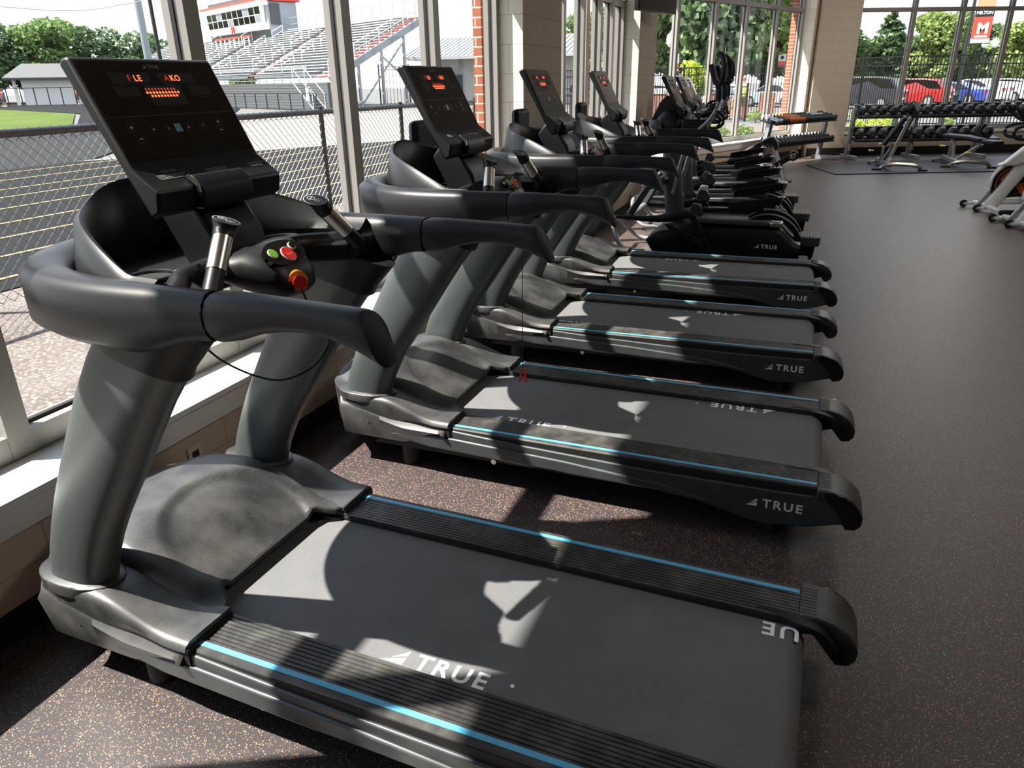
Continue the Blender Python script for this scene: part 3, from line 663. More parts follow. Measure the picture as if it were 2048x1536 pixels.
for root in tms[1:]:      # the rear box stands behind all but the nearest machine
    rm=MB().box((-1.77+X0,.20,1.15),(-1.72+X0,.44,1.425)).build('rear_panel',G['grip'],root,bevel=.03)
    MB().box((-1.99+X0,.27,.74),(-1.90+X0,.62,1.125)).build('rear_box',G['grip'],rm,bevel=.03)
    MB().bar((-1.92+X0,.34,1.08),(-1.73+X0,.34,1.16),.06,.05).build('rear_bracket',G['deep'],rm)
# safety cords: first machine (looped), second (hanging with a clip)
def T(i,x,y,z):
    xs,ys,yw=TM[i]; c,s=math.cos(yw),math.sin(yw); return Vector((xs+x*c-y*s,ys+x*s+y*c,z))
c1=cat([T(0,-1.110,-.056,1.128),T(0,-1.10,-.035,1.06),T(0,-1.105,.03,.975),T(0,-1.135,0,.905),T(0,-1.19,-.06,.875),T(0,-1.23,-.12,.90),T(0,-1.27,-.19,.965),T(0,-1.285,-.24,1.04),T(0,-1.29,-.28,1.11)],6)
tag(MB().tube(c1,.0028,6).build('safety_cord',G['deep']),'black safety cord looping under the handrails of the nearest treadmill','cord')
c2=cat([T(1,-1.110,-.056,1.130),T(1,-1.112,-.045,1.08),T(1,-1.125,0,1.03),T(1,-1.135,-.005,.8),T(1,-1.137,-.005,.50),T(1,-1.137,-.005,.375)],5)
cord=empty('safety_cord',(T(1,-1.137,-.005,0).x,T(1,-1.137,-.005,0).y,0)); L0=cord.location.copy()
tag(cord,'thin black safety cord with a red clip hanging over the second treadmill','cord')
MB().tube([p-L0 for p in c2],.0018,6).build('cord_line',G['deep'],cord)
cl=MB(); z=.375
for s in (-1,1): cl.bar((s*.004,0,z+.004),(s*.017,0,z-.062),.014,.006,ref=(1,0,0)); cl.bar((s*.011,0,z-.030),(-s*.004,0,z-.050),.012,.005,ref=(1,0,0))
cl.build('red_clip',mat('red_plastic',(.65,.02,.02),.3),cord,bevel=.001)
# ------------------------------------------------------------ ellipticals
def make_elliptical():
    r=empty('elliptical_trainer')
    # long low housing
    N=26; R=[]
    for k in range(N+1):
        u=k/N; x=-1.34+1.385*u
        zt=.175+.095*math.sqrt(max(0,min(1,u/.09))) if u<.09 else .27+.085*sm(.09,.34,u)
        zt-= (.155*sm(.84,1.0,u)); zb=.155-.115*math.sqrt(min(1,u/.08)); hw=.34-.03*(1-min(1,u/.08))
        R.append([(x,hw*a,zb+(zt-zb)*b) for a,b in ((-.97,0),(-1.03,.18),(-1.06,.5),(-1.04,.8),(-.98,.96),(-.9,1),(.9,1),(.98,.96),(1.04,.8),(1.06,.5),(1.03,.18),(.97,0))])
    hs=MB().rings(R).build('drive_housing',G['blk'],r,smooth=60)
    true_logo(.034,frame((-.345,-.3625,.158),(1,0,0),(0,0,1)),bold=.028).build('brand_lettering',G['lab'],hs,smooth=0)
    for sy in (-1,1):
        # top rail with bright cap
        rl=MB().box((-.90,min(sy*.30,sy*.385),.358),(-.235,max(sy*.30,sy*.385),.398)).build('top_rail',G['skirt'],r,bevel=.008)
        MB().box((-.235,min(sy*.295,sy*.39),.352),(-.12,max(sy*.295,sy*.39),.402)).build('rail_end_cap',G['chrome'] if sy<0 else G['blk'],rl,bevel=.015)
        # swing arm from the front to the hub, with a triangular gusset
        y0=sy*.40
        R=[]
        for x,z,h,t in ((-1.62,.385,.016,.014),(-1.50,.385,.020,.018),(-1.36,.378,.026,.02),(-1.22,.385,.034,.024),(-1.12,.400,.040,.026),(-1.02,.425,.045,.028),(-.95,.435,.035,.028),(-.885,.425,.028,.028)):
            R.append([(x,y0+t*math.cos(q),z+h*math.sin(q)) for q in [2*PI*k/14 for k in range(14)]])
        arm=MB().rings(R).build('swing_arm',G['grip'],r,smooth=60)
        MB().prism([(-1.16,.34),(-1.10,.335),(-.80,.215),(-.72,.17),(-.76,.13),(-.90,.19),(-1.12,.30)],y0-.018,y0+.018).build('gusset',G['grip'],arm,bevel=.006)
        MB().prism([(-.93,.44),(-.875,.435),(-.73,.17),(-.70,.11),(-.76,.12),(-.92,.38)],y0-.018,y0+.018).build('gusset',G['grip'],arm,bevel=.006)
        # pedal link and pivot box
        lift=.07 if sy>0 else 0
        pv=MB().prism([(-.965,.44+lift),(-.935,.515+lift),(-.865,.505+lift),(-.83,.43+lift),(-.85,.40+lift),(-.95,.40+lift)],sy*.22-.035,sy*.22+.035).build('pivot_box',G['skirt'],r,bevel=.010)
        MB().bar((-.87,sy*.22,.455+lift),(-.30,sy*.22,.475+lift),.03,.035).build('pedal_link',G['silver'] if sy>0 else G['blk'],r,bevel=.006)
        # pedal tray
        out=[(-.615,-.05),(-.60,-.082),(-.50,-.088),(-.30,-.080),(-.17,-.05),(-.15,0),(-.17,.05),(-.30,.080),(-.50,.088),(-.60,.082),(-.615,.05)]
        R=[]
        for zf,wv in ((0,.94),(.062,1.0),(.058,.9),(.022,.86)):
            R.append([(x*1.0,sy*.22+y*wv,.45+lift+zf+.085*((x+.615)/.46)) for x,y in out])
        pd=MB().rings(R).build('pedal',G['blk'],r,smooth=40)
        MB().box((-.19,sy*.22-.045,.585+lift),(-.135,sy*.22+.03,.603+lift)).build('pedal_toe_latch',G['chrome'],pd,bevel=.006)
        # crank fender discs rising out of the rear of the housing
        R=[]
        for t in [PI*k/16 for k in range(17)]:
            x=-.25+.31*math.cos(t); z=.13+.30*math.sin(t)
            R.append([(x,sy*.14-.05,z),(x,sy*.14+.05,z),(-.25+(x+.25)*.86,sy*.14+.04,.13+(z-.13)*.86),(-.25+(x+.25)*.86,sy*.14-.04,.13+(z-.13)*.86)])
        MB().rings(R).build('rear_fender',G['deep'],r,smooth=60)
        # moving handle
        dx=.0 if sy<0 else -.015
        st=cat([(-1.12+dx,sy*.27,.60),(-1.06+dx,sy*.28,.90),(-.99+dx,sy*.29,1.08),(-.91+dx,sy*.30,1.177),(-.863+dx,sy*.30,1.221),(-.808+dx,sy*.30,1.296),(-.781+dx,sy*.30,1.366),(-.774+dx,sy*.30,1.434),(-.788+dx,sy*.30,1.525)],5)
        hd=MB().tube(st,.0165,12).build('moving_handle',G['silver'],r,smooth=60)
        st=cat([(-.778+dx,sy*.30,1.40),(-.778+dx,sy*.30,1.47),(-.788+dx,sy*.30,1.53)],4); MB().tube(st,.024,12).build('handle_sleeve',G['grip'],hd)
        lp=cat([(-.868+dx,sy*.27,1.695),(-.85+dx,sy*.275,1.643),(-.822+dx,sy*.285,1.571),(-.791+dx,sy*.30,1.537),(-.765+dx,sy*.305,1.559),(-.752+dx,sy*.31,1.616),(-.752+dx,sy*.30,1.693),(-.774+dx,sy*.27,1.755),(-.812+dx,sy*.24,1.780)],5)
        MB().tube(lp,.0235,12).build('looped_grip',G['grip'],hd,smooth=60)
        # fixed lower ring grip
        rg=[(-.86+.10*math.cos(t),sy*.16,1.225+.075*math.sin(t)) for t in [2*PI*k/24 for k in range(24)]]
        MB().tube(rg,.015,10,closed=True).build('fixed_grip',G['grip'],r)
    # post
    R=[]
    for z,x,hw in ((.30,-1.115,.10),(.36,-1.125,.092),(.55,-1.155,.090),(.80,-1.185,.088),(1.00,-1.20,.086),(1.15,-1.205,.086)):
        R.append([(x+hw*math.copysign(abs(math.cos(t))**.8,math.cos(t)),.07*math.sin(t),z) for t in [2*PI*k/24 for k in range(24)]])
    MB().rings(R).build('centre_post',G['post'],r,smooth=60)
    # shroud, shell, back plate, tray under the console
    R=[]
    for x,z0,z1,hy in ((-1.40,1.10,1.14,.05),(-1.35,1.07,1.25,.12),(-1.29,1.06,1.32,.15),(-1.23,1.06,1.335,.155),(-1.16,1.07,1.305,.15),(-1.11,1.08,1.265,.14),(-1.07,1.09,1.20,.11)):
        R.append([(x,hy*math.copysign(abs(math.cos(t))**.7,math.cos(t)),(z0+z1)/2+(z1-z0)/2*math.copysign(abs(math.sin(t))**.8,math.sin(t))) for t in [2*PI*k/20 for k in range(20)]])
    MB().rings(R).build('upper_shroud',G['grip'],r,smooth=60)
    R=[]
    for x,z0,z1,hy in ((-1.50,1.12,1.18,.10),(-1.44,1.10,1.225,.17),(-1.34,1.10,1.25,.20),(-1.28,1.11,1.24,.20)):
        R.append([(x,hy*math.cos(t),(z0+z1)/2+(z1-z0)/2*math.sin(t)) for t in [2*PI*k/20 for k in range(20)]])
    MB().rings(R).build('front_shell',G['skirt'],r,smooth=60)
    MB().prism([(-1.41,1.22),(-1.33,1.39),(-1.27,1.45),(-1.22,1.42),(-1.16,1.28),(-1.3,1.2)],-.05,.05).build('console_bracket',G['blk'],r,bevel=.01)
    MB().box((-1.10,-.19,1.15),(-.875,.19,1.245)).build('accessory_tray',G['blk'],r,bevel=.02)
    MB().cyl((-1.05,-.05,1.24),(-1.05,-.05,1.275),.055,20,r2=.048).build('cup_holder',G['silver'],r)
    # step at the rear
    st=MB().prism([(-.02,-.15),(.165,-.15),(.205,-.11),(.22,0),(.205,.11),(.165,.15),(-.02,.15)],.15,.235,'z').build('rear_step',G['skirt'],r,bevel=.008)
    sl=MB()
    for k in range(8): sl.box((.0+k*.025,-.125,.2352),(.008+k*.025,.125,.241))
    sl.build('step_ribs',G['silver'],st,smooth=0)
    MB().prism([(-.05,.04),(.10,.05),(.165,.03),(.175,.14),(-.05,.14)],-.06,.06).build('step_bracket',G['blk'],r,bevel=.01)
    MB().cyl((.15,-.14,.018),(.15,.14,.018),.018).build('rear_stabiliser',G['blk'],r)
    # front frame
    fr=MB().tube(cat([(-1.35,-.30,.05),(-1.55,-.33,.07),(-1.68,-.20,.22),(-1.72,0,.30),(-1.68,.20,.22),(-1.55,.33,.07),(-1.35,.30,.05)],6),.022,12).build('front_loop',G['silver'],r)
    MB().bar((-1.36,-.30,.64),(-1.50,-.36,.40),.05,.06).build('front_strut',G['skirt'],r,bevel=.01)
    MB().bar((-1.36,.30,.64),(-1.50,.36,.40),.05,.06).build('front_strut',G['skirt'],r,bevel=.01)
    MB().cyl((-1.50,-.40,.385),(-1.50,.40,.385),.03).build('front_axle',G['silver'],r)
    MB().bar((-1.36,0,.64),(-1.19,0,.74),.62,.05).build('arm_yoke',G['skirt'],r,bevel=.01)
    # console
    before=set(bpy.data.objects)
    console(r,leds=False)
    M=Matrix.Translation((.265,0,-.035))
    for o in set(bpy.data.objects)-before: o.data.transform(M)
    for o in list(set(bpy.data.objects)-before):
        if o.name.startswith('console_neck'): bpy.data.objects.remove(o)
    shift(r,Matrix.Translation((.65,0,0)))
    return r
pe=make_elliptical()
els=[pe]+[copy_tree(pe) for _ in range(3)]
for o,(x,y,l) in zip(els,((0,7.30,'black elliptical trainer nearest the camera, directly behind the last treadmill'),(-.10,8.62,'second black elliptical trainer in the row, counted from the treadmills'),(-.24,9.92,'third black elliptical trainer in the row, counted from the treadmills'),(-.42,11.22,'farthest black elliptical trainer, next to the incline bench'))):
    o.location=(x-.65,y,0); tag(o,l,'elliptical trainer','elliptical trainers in a row')
# ------------------------------------------------------------ glute / incline bench with roller
def seg(mb,a,b,w=.05,h=.05,ref=(0,0,1)): return mb.bar(a,b,w,h,ref)
b1=empty('incline_bench',(-.62,13.3,0)); tag(b1,'black incline bench with steel roller beside the far elliptical','weight bench')
O=Vector((-.62,13.3,0)); Lc=lambda x,y,z:(x-O.x,y-O.y,z)
MB().prism([(-1.24-O.x,.27),(-1.22-O.x,.335),(-.74-O.x,.615),(-.70-O.x,.545),(-1.18-O.x,.25)],-.14,.14).build('back_pad',G['blk'],b1,bevel=.015)
MB().prism([(-.725-O.x,.625),(-.60-O.x,.690),(-.53-O.x,.685),(-.47-O.x,.62),(-.45-O.x,.50),(-.50-O.x,.49),(-.55-O.x,.58),(-.69-O.x,.555)],-.15,.15).build('seat_pad',G['blk'],b1,bevel=.015)
fr=seg(MB(),(.10,0,.52),(.34,-.15,.02),.06,.05).build('front_leg',G['silver'],b1,bevel=.005)
seg(MB(),(.10,0,.55),(.12,.10,.10),.06,.06).build('upright',G['silver'],b1,bevel=.005)
seg(MB(),(-.45,.05,.09),(.30,.0,.09),.08,.09).build('base_beam',G['silver'],b1,bevel=.006)
MB().box((.26,-.24,0),(.44,-.08,.015)).build('foot_plate',G['deep'],b1)
MB().cyl((-.45,.05,0),(-.45,.05,.05),.03).build('rear_foot',G['deep'],b1); MB().cyl((.18,.06,0),(.18,.06,.06),.02).build('rear_foot',G['deep'],b1)
arm=seg(MB(),(.15,-.08,.24),(.40,-.08,.40),.05,.09).build('roller_arm',G['blk'],b1,bevel=.01)
for sy in (-1,1): MB().cyl((.42,-.08+sy*.07,.41),(.42,-.08+sy*.16,.41),.075,24).build('roller_wheel',G['blk'],arm,bevel=.01)
MB().cyl((.42,-.265,.41),(.42,-.25,.41),.045,20).build('hub_cap',G['chrome'],arm,bevel=.005)
# ------------------------------------------------------------ racks and dumbbells
ra=empty('dumbbell_rack',(-.22,16.25,0),math.atan2(2.0,1.09)); tag(ra,'grey two-tier rack of small dumbbells in the far left corner by the window','dumbbell rack')
# local: x along the rack, -y towards the room
HL=1.14
for sx in (-1,1):
    up=seg(MB(),(sx*HL*.96,.10,.04),(sx*HL*.90,-.02,.88),.10,.07).build('upright',G['silver'],ra,bevel=.006)
    MB().box((sx*HL*.96-.05,-.38,0),(sx*HL*.96+.05,.22,.075)).build('foot_rail',G['silver'],ra,bevel=.006)
for z,nm in ((.80,'upper_shelf'),(.40,'lower_shelf')):
    MB().prism([(-.20,z-.045),(.16,z+.03),(.16,z+.05),(-.20,z-.02)],-HL,HL,'x').build(nm,G['blk'],ra,bevel=.004)
RA=Matrix.Translation((-.22,16.25,0))@Matrix.Rotation(math.atan2(2.0,1.09),4,'Z')
def hexbar(r,L,mt,g=.5):
    """dumbbell along local y"""
    o=empty('dumbbell'); h=MB().cyl((0,-L/2,0),(0,L/2,0),r*.30,10).build('handle',G['chrome'],o)
    for s in (-1,1):
        R=[]
        for y,k in ((L*.5,.62),(L*.40,1.0),(L*.20,1.0),(L*.175,.80)):
            R.append([(r*k*math.cos(PI/3*j),s*y,r*k*math.sin(PI/3*j)) for j in range(6)])
        MB().rings(R).build('head',mt,o,smooth=0)
    return o
sm_b=hexbar(.052,.19,G['hex']); sm_o=hexbar(.052,.19,G['orange']); sm_w=hexbar(.048,.18,mat('chrome_head',(.55,.55,.56),.3,.9))
used=set()
def place(src,loc,rz,tilt,label,cat_,group,scale=1):
    if src.name in used: o=copy_tree(src)
    else: o=src; used.add(src.name)
    o.location=loc; o.rotation_euler=(tilt,0,rz); o.scale=(scale,)*3; tag(o,label,cat_,group); return o
rz=math.atan2(2.0,1.09); n=20
for t,(z,lab) in enumerate(((.80,'upper'),(.40,'lower'))):
    for row in (0,1):
        for k in range(n if t==0 else 18):
            lx=-HL+.07+k*(2*HL-.14)/((n if t==0 else 18)-1)
            ly=-.115+.20*row; zz=z+.058+.21*(ly+.02)+.005
            org=t==0 and 4<=k<=8; wh=t==0 and (k<=1 or (row==1 and 14<=k<=17))
            p=RA@Vector((lx,ly,zz))
            src=sm_o if org else (sm_w if wh else sm_b)
            c='orange' if org else ('silver' if wh else 'black')
            rowt='back row' if row else 'front row'
            place(src,p,rz,.2,'small %s dumbbell in the %s of the %s shelf of the corner rack'%(c,rowt,lab),'dumbbell','small %s dumbbells, %s of the %s shelf'%(c,rowt,lab))
# large hex rack in front of the back window
RB0=Vector((.80,17.32,0)); rzb=math.atan2(.355,.935)
rb=empty('hex_dumbbell_rack',(RB0.x,RB0.y,0),rzb); tag(rb,'long two-tier rack of large hex dumbbells under the back window','dumbbell rack')
for s in (0,1.28,2.62,3.9):
    u=MB(); u.prism([(.16,.0),(.04,.0),(-.06,1.0),(-.02,1.0),(.04,.9)],s-.035,s+.035,'x'); uo=u.build('upright',G['silver'],rb,bevel=.004)
    MB().box((s-.045,-.34,0),(s+.045,.30,.08)).build('foot_rail',G['silver'],rb,bevel=.006)
    MB().box((s-.02,-.0+.02,.16),(s+.02,.045-.09,.30)).build('warning_sticker',mat('sticker',(.7,.45,.38),.5) if s==0 else bpy.data.materials['sticker'],uo)
    st=MB()
    for (cz,rr) in ((.66,.05),(.78,.05)):
        for k in range(18):
            t0,t1=2*PI*k/18,2*PI*(k+1)/18
            st.add([(s+.6*q*math.cos(t),-.052+.0*q,cz+1.3*q*math.sin(t)) for q,t in ((rr,t0),(rr,t1),(rr*.75,t1),(rr*.75,t0))],[(0,1,2,3)])
    st.build('upright_emblem',G['lab'],uo,smooth=0)
for z,nm,L in ((.84,'upper_shelf',3.95),(.39,'lower_shelf',2.95)):
    MB().prism([(-.22,z-.05),(.18,z+.03),(.18,z+.055),(-.22,z-.01)],0,L,'x').build(nm,G['blk'],rb,bevel=.004)
RB=Matrix.Translation(RB0)@Matrix.Rotation(rzb,4,'Z')
big=hexbar(.098,.33,G['hex'])
for k in range(18):
    p=RB@Vector((.10+k*.215,-.02,.955)); sc_=.90+.008*k
    place(big,(p.x,p.y,.855+.085*sc_+.020),rzb,.2,'large black hex dumbbell on the upper shelf under the back window','dumbbell','large hex dumbbells, upper shelf',sc_)
for k in range(12):
    p=RB@Vector((.12+k*.236,-.02,.49)); sc_=1.08+.010*k
    place(big,(p.x,p.y,.405+.085*sc_+.020),rzb,.2,'large black hex dumbbell on the lower shelf under the back window','dumbbell','large hex dumbbells, lower shelf',sc_)
# ------------------------------------------------------------ adjustable benches
def make_bench(up):
    """x lateral (foot bar), y = long axis away from the viewer; local origin between the feet"""
    o=empty('adjustable_bench')
    fb=MB().tube(cat([(-.30,0,.045),(-.22,0,.10),(-.08,0,.125),(.10,0,.12),(.28,0,.10),(.36,0,.05)],4),.032,10).build('front_foot_bar',G['chrome'],o)
    for s in (-.36,.38): MB().prism([(s-.08,-.08),(s+.08,-.06),(s+.07,.08),(s-.05,.08)],.018,.045,'z').build('foot_plate',G['deep'],fb,bevel=.004)
    MB().bar((-.15,.05,.10),(-.28,1.02,.12),.07,.07).build('spine_beam',G['silver'],o,bevel=.006)
    MB().bar((-.42,1.0,.06),(-.12,1.06,.06),.05,.05).build('rear_foot_bar',G['silver'],o,bevel=.005)
    for s in (-.42,-.14): MB().cyl((s,1.02,.018),(s,1.02,.06),.025).build('wheel',G['deep'],o)
    if up:
        MB().bar((-.23,.60,.12),(-.10,.35,.45),.06,.05).build('support_post',G['silver'],o,bevel=.005)
        MB().bar((-.26,.70,.12),(-.24,.62,.40),.04,.10).build('ladder_plate',G['chrome'],o,bevel=.005)
        MB().bar((-.16,.30,.14),(.08,.30,.90),.06,.05,ref=(0,1,0)).build('back_strut',G['chrome'],o,bevel=.006)
        MB().bar((-.27,.45,.42),(.02,.42,.90),.26,.07,ref=(.85,0,-.4)).build('back_pad',G['blk'],o,bevel=.02)
        MB().bar((-.02,.40,.50),(.15,.34,1.02),.16,.06,ref=(.85,0,-.4)).build('back_frame',G['deep'],o,bevel=.01)
        MB().cyl((.04,.40,1.025),(.15,.34,1.085),.11,20).build('seat_pad',G['blk'],o,bevel=.02)
        KN=((-.32,.55,.42),(-.46,.75,.29))
    else:
        MB().bar((-.17,.55,.12),(-.20,.62,.46),.06,.05).build('support_post',G['silver'],o,bevel=.005)
        MB().bar((-.22,.75,.12),(-.22,.72,.46),.04,.12).build('ladder_plate',G['chrome'],o,bevel=.005)
        MB().bar((-.16,.30,.13),(.18,.10,.42),.05,.05,ref=(0,1,0)).build('back_strut',G['chrome'],o,bevel=.006)
        R=MB().rings([[(-.40,.70,z),(-.25,.98,z),(.10,.70,z-.015),(.27,.22,z-.045),(.10,.02,z-.04),(-.08,.25,z-.01)] for z in (.49,.555)])
        R.build('back_pad',G['blk'],o,bevel=.02)
        MB().rings([[(.29,.20,z),(.12,.0,z),(.28,-.20,z-.01),(.48,-.12,z-.01),(.46,.06,z)] for z in (.43,.50)]).build('seat_pad',G['blk'],o,bevel=.02)
        KN=((-.40,.55,.35),(-.02,.15,.26))
    for p in KN:
        kb=MB().cyl(p,(p[0]+.07,p[1],p[2]),.010).build('pop_pin',G['chrome'],o)
        MB().ball(p,.026).build('pin_knob',G['ylw'],kb)
    return o
b2=make_bench(True); b2.location=(1.56,15.12,0); tag(b2,'adjustable bench with its back pad raised upright, on the lifting mat','weight bench')
b3=make_bench(False); b3.location=(2.75,15.86,0); tag(b3,'adjustable bench set flat on the lifting mat, right of the upright bench','weight bench')
# ------------------------------------------------------------ spin bikes
def make_bike():
    o=empty('spin_bike')   # local: x forward-left edge at 0, frame runs +x
    fs=MB().bar((.10,.38,.065),(.28,-.42,.065),.07,.045).build('front_stabiliser',G['wht'],o,bevel=.01)
    for t in (.02,.50):
        p=Vector((.10,.38,.05)).lerp(Vector((.28,-.42,.05)),t); MB().bar(p,p+Vector((-.11,.0,-.005)),.035,.035).build('wheel_bracket',G['wht'],fs,bevel=.005)
        w_=MB().cyl((p.x-.12,p.y-.012,.045),(p.x-.12,p.y+.012,.045),.045,20).build('transport_wheel',G['deep'],fs,bevel=.003)
        MB().cyl((p.x-.12,p.y-.014,.045),(p.x-.12,p.y+.014,.045),.018,12).build('wheel_hub',G['chrome'],w_)
    MB().bar((.22,-.46,.065),(.40,-.42,.065),.06,.06).build('end_cap',G['deep'],fs,bevel=.02)
    MB().cyl((.27,-.42,0),(.27,-.42,.05),.028,14,r2=.012).build('levelling_foot',G['chrome'],fs)
    R=[]
    for p,w_,d in (((.20,.0,.05),.05,.06),((.34,0,.33),.05,.06),((.46,0,.56),.055,.07),((.55,0,.74),.06,.085),((.59,0,.84),.045,.06)):
        R.append([(p[0]+d*a,p[1]+w_*b,p[2]-.5*d*a) for a,b in ((-1,-.8),(-.8,-1),(.8,-1),(1,-.8),(1,.8),(.8,1),(-.8,1),(-1,.8))])
    fk=MB().rings(R).build('main_frame',G['wht'],o,smooth=50)
    MB().bar((.10,.12,.07),(.24,.12,.30),.06,.05).build('fork_leg',G['silver'],o,bevel=.01)
    MB().prism([(.18,.56),(.26,.60),(.42,.78),(.55,.78),(.50,.62),(.36,.56)],-.085,.085).build('frame_cowl',G['wht'],o,bevel=.02)
    C=Vector((.42,.07,.34)); fw=MB()
    rim=MB().tube([(C.x+.225*math.cos(t),C.y,C.z+.225*math.sin(t)) for t in [2*PI*k/40 for k in range(40)]],.022,10,closed=True,ref=(0,1,0),ry=.03).build('flywheel_rim',G['gloss'],o)
    fl=MB().cyl((C.x,C.y-.012,C.z),(C.x,C.y+.012,C.z),.21,40).build('flywheel',G['deep'],o)
    for s in (-1,1):
        q=MB(); N=30
        for k in range(N): 
            t0,t1=2*PI*k/N,2*PI*(k+1)/N
            q.add([(C.x+r_*math.cos(t),C.y+s*.014,C.z+r_*math.sin(t)) for r_,t in ((.20,t0),(.20,t1),(.188,t1),(.188,t0))],[(0,1,2,3)])
        for t0 in (-.9,1.9):
            q.add([(C.x,C.y+s*.014,C.z)]+[(C.x+.16*math.cos(t0+.13*j),C.y+s*.014,C.z+.16*math.sin(t0+.13*j)) for j in range(9)],[tuple(range(10))])
        q.build('flywheel_decal',G['orange'],fl,smooth=0)
    MB().tube([(C.x+.25*math.cos(t),C.y,C.z+.25*math.sin(t)) for t in [1.6+1.7*k/12 for k in range(13)]],.02,8,ry=.05,ref=(0,1,0)).build('fender',G['wht'],o,smooth=60)
    MB().bar((.48,-.10,.36),(.80,-.16,.36),.05,.09).build('crank_guard',G['deep'],o,bevel=.03)
    MB().box((.70,-.28,.20),(.80,-.18,.225)).build('pedal',G['deep'],o,bevel=.006)
    MB().bar((.30,0,.14),(1.15,0,.20),.07,.08).build('lower_beam',G['wht'],o,bevel=.015)
    MB().bar((.98,0,.16),(.92,0,.72),.06,.07).build('seat_tube',G['wht'],o,bevel=.01)
    MB().bar((.50,0,.60),(.95,0,.50),.06,.07).build('top_beam',G['wht'],o,bevel=.015)
    MB().bar((1.15,-.28,.05),(1.15,.28,.05),.06,.06).build('rear_stabiliser',G['wht'],o,bevel=.01)
    se=MB().rings([[(x,w_*a,z+.03*b) for a,b in ((-1,0),(-.6,1),(.6,1),(1,0),(.6,-1),(-.6,-1))] for x,w_,z in ((.78,.03,.95),(.90,.05,.955),(1.0,.11,.965),(1.06,.12,.97),(1.09,.08,.97))]).build('saddle',G['blk'],o,smooth=60)
    MB().cyl((.92,0,.70),(.95,0,.94),.018).build('seat_post',G['chrome'],o)
    hp=MB().cyl((.575,0,.82),(.55,0,1.02),.022).build('handlebar_post',G['blk'],o)
    kb=MB().cyl((.50,-.03,.875),(.56,-.03,.875),.012).build('adjust_lever',G['chrome'],o); MB().box((.45,-.05,.845),(.50,-.015,.905)).build('lever_grip',G['orange'],kb,bevel=.01)
    for s in (-1,1):
        MB().tube(cat([(.55,s*.03,1.03),(.42,s*.10,1.06),(.32,s*.17,1.10),(.24,s*.19,1.19),(.20,s*.18,1.24)],5),.019,10).build('bar_horn',G['grip'],o)
        MB().tube(cat([(.50,s*.06,1.04),(.36,s*.20,1.03),(.25,s*.235,.99),(.24,s*.235,.91),(.31,s*.22,.875),(.42,s*.20,.885)],5),.019,10).build('handlebar',G['grip'],o)
    MB().box((.42,-.05,1.05),(.60,.05,1.12)).build('bike_console',G['blk'],o,bevel=.02)
    MB().cyl((.45,0,.70),(.44,0,.76),.014).build('resistance_knob',G['orange'],o)
    return o
k1=make_bike(); k1.location=(1.99,10.72,0); k1.rotation_euler=(0,0,.0); tag(k1,'white spin bike with orange and black flywheel, nearer the weight benches','exercise bike','white spin bikes at the right edge')
k2=copy_tree(k1); k2.location=(2.12,9.62,0); tag(k2,'white spin bike mostly cut off by the right edge, nearer the camera','exercise bike')
# ------------------------------------------------------------ ground outside
def patch(name,pts,z,m,t=.02):
    return MB().prism(pts,z-t,z,'z').build(name,m,None,smooth=0,kind='structure')
aspD=mat('dark_track',(.014,.0145,.015),.9,spec=.08,speck=((.04,.04,.04),60,.6)); con=mat('pale_concrete',(.18,.175,.165),.9,spec=.08,speck=((.14,.135,.125),12,.6))
patch('parking_ground',[(-260,-60),(260,-60),(260,300),(-260,300)],-.16,mat('parking_asphalt',(.13,.13,.127),.9,spec=.08,speck=((.18,.18,.175),8,.55)),.3)
patch('pavement',[(-6.6,-30),(-2.55,-30),(-2.55,13),(-1.2,18),(.6,22),(9,26),(20,27),(20,31),(3,28.5),(-2,31),(-6,33),(-12,34),(-12,20),(-6.9,14)],-.10,
  mat('pink_gravel_pavement',(.115,.098,.09),.92,spec=.08,speck=((.23,.20,.185),38,.5),dirt=((.145,.126,.118),2,.4,.7)))
patch('kerb_strip',[(-3.05,-30),(-2.56,-30),(-2.56,12),(-3.05,12)],-.085,mat('grey_kerb',(.24,.23,.21),.9,spec=.08,speck=((.28,.27,.25),50,.5)))
def bend(x,y): return x-.020*max(0,y-14)**2*(.6 if y>14 else 0)
ed=[(bend(-6.6,y),y) for y in range(-30,42,2)]; fa=[(bend(-17.0,y),y) for y in range(40,-31,-2)]
patch('track',ed+fa,-.09,aspD)
patch('infield_asphalt',[(-17,-60),(-17,14),(-30,32),(-29,24.3),(-33,23.5),(-75,10),(-75,-60)],-.12,mat('infield',(.026,.027,.028),.9,spec=.08,speck=((.05,.05,.05),20,.6)))
patch('concrete_pad',[(-16.86,13.6),(-16.87,14.6),(-24,24.5),(-31.2,35.3),(-29.8,38.5),(-32.2,46.1),(-30,60),(-6,44),(-7,30),(-9.5,24.5),(-12.0,21.3),(-12.9,19.8),(-14.4,16.8)],-.075,con)
patch('concrete_path',[(-33,-40),(-31,-40),(-28.6,24.3),(-31,36),(-33,25)],-.11,con)
patch('grass_field',[(-33.5,-60),(-33,23.6),(-30,24.4),(-50,41.3),(-69,49.8),(-130,30),(-130,-60)],-.08,
  mat('turf',(.060,.090,.018),.95,spec=.08,dirt=((.085,.115,.028),.35,.4,.7),bump=(8,.5,.03)))
patch('far_track',[(-30,24.6),(-31.5,36),(-45,53),(-58,61),(-95,80),(-150,86),(-150,36),(-69,50.2),(-50,41.8)],-.09,aspD)
patch('touchline',[(-40,22),(-62,36),(-62.5,35.6),(-40.5,21.6)],-.07,mat('yellow_line',(.75,.55,.12),.8),.01)
patch('lawn_strip',[(-12,41),(3,40.5),(20,44),(20,46.5),(3,43),(-12,43.5)],-.12,mat('verge',(.18,.25,.06),.95))
ll=mat('lane_line',(.36,.26,.12),.8)
